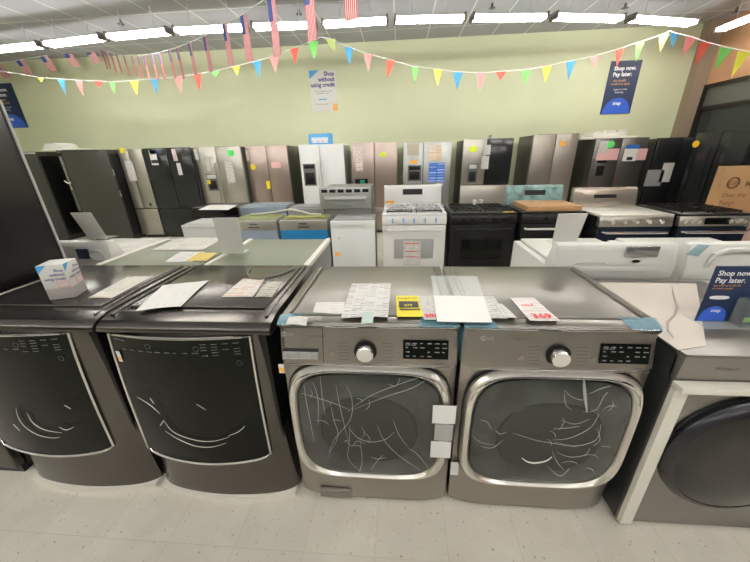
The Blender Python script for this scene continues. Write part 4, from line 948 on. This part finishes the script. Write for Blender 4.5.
garland([(321, 37, ''), (330, 39, 'l', 11, 11, 0, 4), (349, 47, 'b', 9, 16), (368, 54, 'p', 9, 15), (391, 60, 'r', 10, 16, 0, -4), (415, 67, 'g', 8, 15), (438, 69, 'y', 9, 15), (458, 72, 'b', 10, 16), (481, 73, 'p', 9, 16), (501, 71.5, 'r', 11, 8),
         (526, 70, 'g', 9, 14), (547, 66, 'y', 9, 15), (571, 61, 'b', 9, 17), (595, 56, 'p', 9, 10), (620, 48.5, 'r', 9, 16), (640, 42, 'g', 9, 17), (664, 34, 'l', 10, 16), (670, 31, '')],
        'coloured pennant garland sagging across the right half of the wall', 6.3, 0)
garland([(670, 31, ''), (675, 33, 'b', 8, 14), (692, 37, 'p', 11, 17, 0, -5), (706, 42, 'r', 12, 20, 0, -5), (727, 47.5, 'g', 13, 20, 0, -6), (745, 51, 'y', 13, 23, 0, -6), (775, 60, 'b', 14, 24, 0, -6)],
        'short pennant garland at the top right, in front of the brown fascia', lambda u: 6.2-(u-670)*.015, 0)

# ------------------------------------------------------------------ flag garlands
FR, FWH, FBL = mat('flag_red', (.62, .08, .09), .6), mat('flag_white', (.78, .74, .72), .6), mat('flag_blue', (.05, .08, .28), .6)
def flag(parent, o, ex, ez, nn):
    """striped banner hanging from o; ex = width vector, ez = drop vector"""
    fl = MB().sheet(o+ez, o+ez+ex, o+ex, o, .001).build('flag', FWH, parent)
    st = MB(); c = MB()
    for s in (-1, 1):
        off = nn*(.0022*s)
        for k in range(0, 7):
            u0 = 2*k/13; u1 = (2*k+1)/13
            st.sheet(o+ex*u0+ez+off, o+ex*u1+ez+off, o+ex*u1+off, o+ex*u0+off, .0003)
        off = nn*(.0036*s)
        c.sheet(o+ez*.4+off, o+ex*.54+ez*.4+off, o+ex*.54+off, o+off, .0003)
    st.build('red_stripe', FR, fl); c.build('blue_canton', FBL, fl)
ga = thing('flag_garland', 'garland of small stars and stripes flags along the wall at upper left', 'flags', aty(0, 63, 7.2))
cd = []
for u, v in ((-20, 66), (0, 63), (20, 60), (43, 56), (66, 52), (86, 48), (99, 46)): cd.append(aty(u, v, 7.2))
MB().tube(cd, .007, 6).build('cord', CORD, ga)
for u, v in ((-6, 65), (16, 61), (40, 57), (63, 52.5), (84, 49)):
    o = aty(u, v, 7.2); flag(ga, o, Vector((.17, 0, .03)), Vector((.14, -.02, -.27)), Y_)
gb_ = thing('flag_garland', 'garland of hanging stars and stripes banners coming toward the viewer at top', 'flags', aty(99, 46, 7.2))
seq = [(101, 49, 7.1, 3, 17), (105, 51, 6.95, 3, 16), (110, 52, 6.8, 3, 17), (116, 54, 6.65, 3, 16), (123, 55, 6.5, 3, 17), (131, 56, 6.35, 3, 17), (137, 56, 6.2, 3, 18), (143, 55.5, 6.0, 4, 19), (151, 54, 5.8, 4, 21), (158, 53, 5.6, 5, 22),
       (168, 50, 5.4, 5, 24), (176, 48, 5.2, 5, 26), (188, 43, 4.95, 6, 27), (203, 37, 4.7, 7, 29), (222, 24, 4.25, 9, 35), (240, 16, 3.95, 11, 38), (267, -2, 3.5, 12, 48), (303, -20, 3.1, 14, 50), (342, -44, 2.8, 18, 52)]
cd = [aty(99, 46, 7.2)]
for u, v, y, w_, h_ in seq:
    o = aty(u, v, y); sc = (o-EYE).dot(CF)/F_PX
    ex = Vector((w_*sc*.8, -w_*sc*.45, 0)); ez = Vector((.0, 0, -h_*sc*1.03))
    flag(gb_, o, ex, ez, Vector((.45, .89, 0))); cd.append(o)
cd.append(aty(400, -90, 2.5)); MB().tube(cd, .004, 6).build('cord', CORD, gb_)

# sprinkler heads
SPR = mat('sprinkler', (.12, .12, .14), .4, .6)
for (u, v), lb in zip(((121, 24), (299, 14), (492, 8), (625, 8), (736, 12)), ('small sprinkler head above the left strip lights', 'small sprinkler head between the large flags', 'small sprinkler head right of centre on the ceiling', 'small sprinkler head above the pay later poster', 'small sprinkler head near the brown fascia')):
    p = atz(u, v, CZ-.06); tag(MB().cyl(p, p+Z*.06, .016, 10).cyl(p-Z*.005, p, .05, 14).build('sprinkler_head', SPR), lb, 'sprinkler')

# ------------------------------------------------------------------ world and view
w = bpy.data.worlds.new('world'); bpy.context.scene.world = w; w.use_nodes = True
w.node_tree.nodes['Background'].inputs[0].default_value = (.03, .035, .05, 1); w.node_tree.nodes['Background'].inputs[1].default_value = .4
vs = bpy.context.scene.view_settings
vs.view_transform = 'Standard'; vs.look = 'None'; vs.gamma = 1; vs.exposure = -.12; vs.use_curve_mapping = False
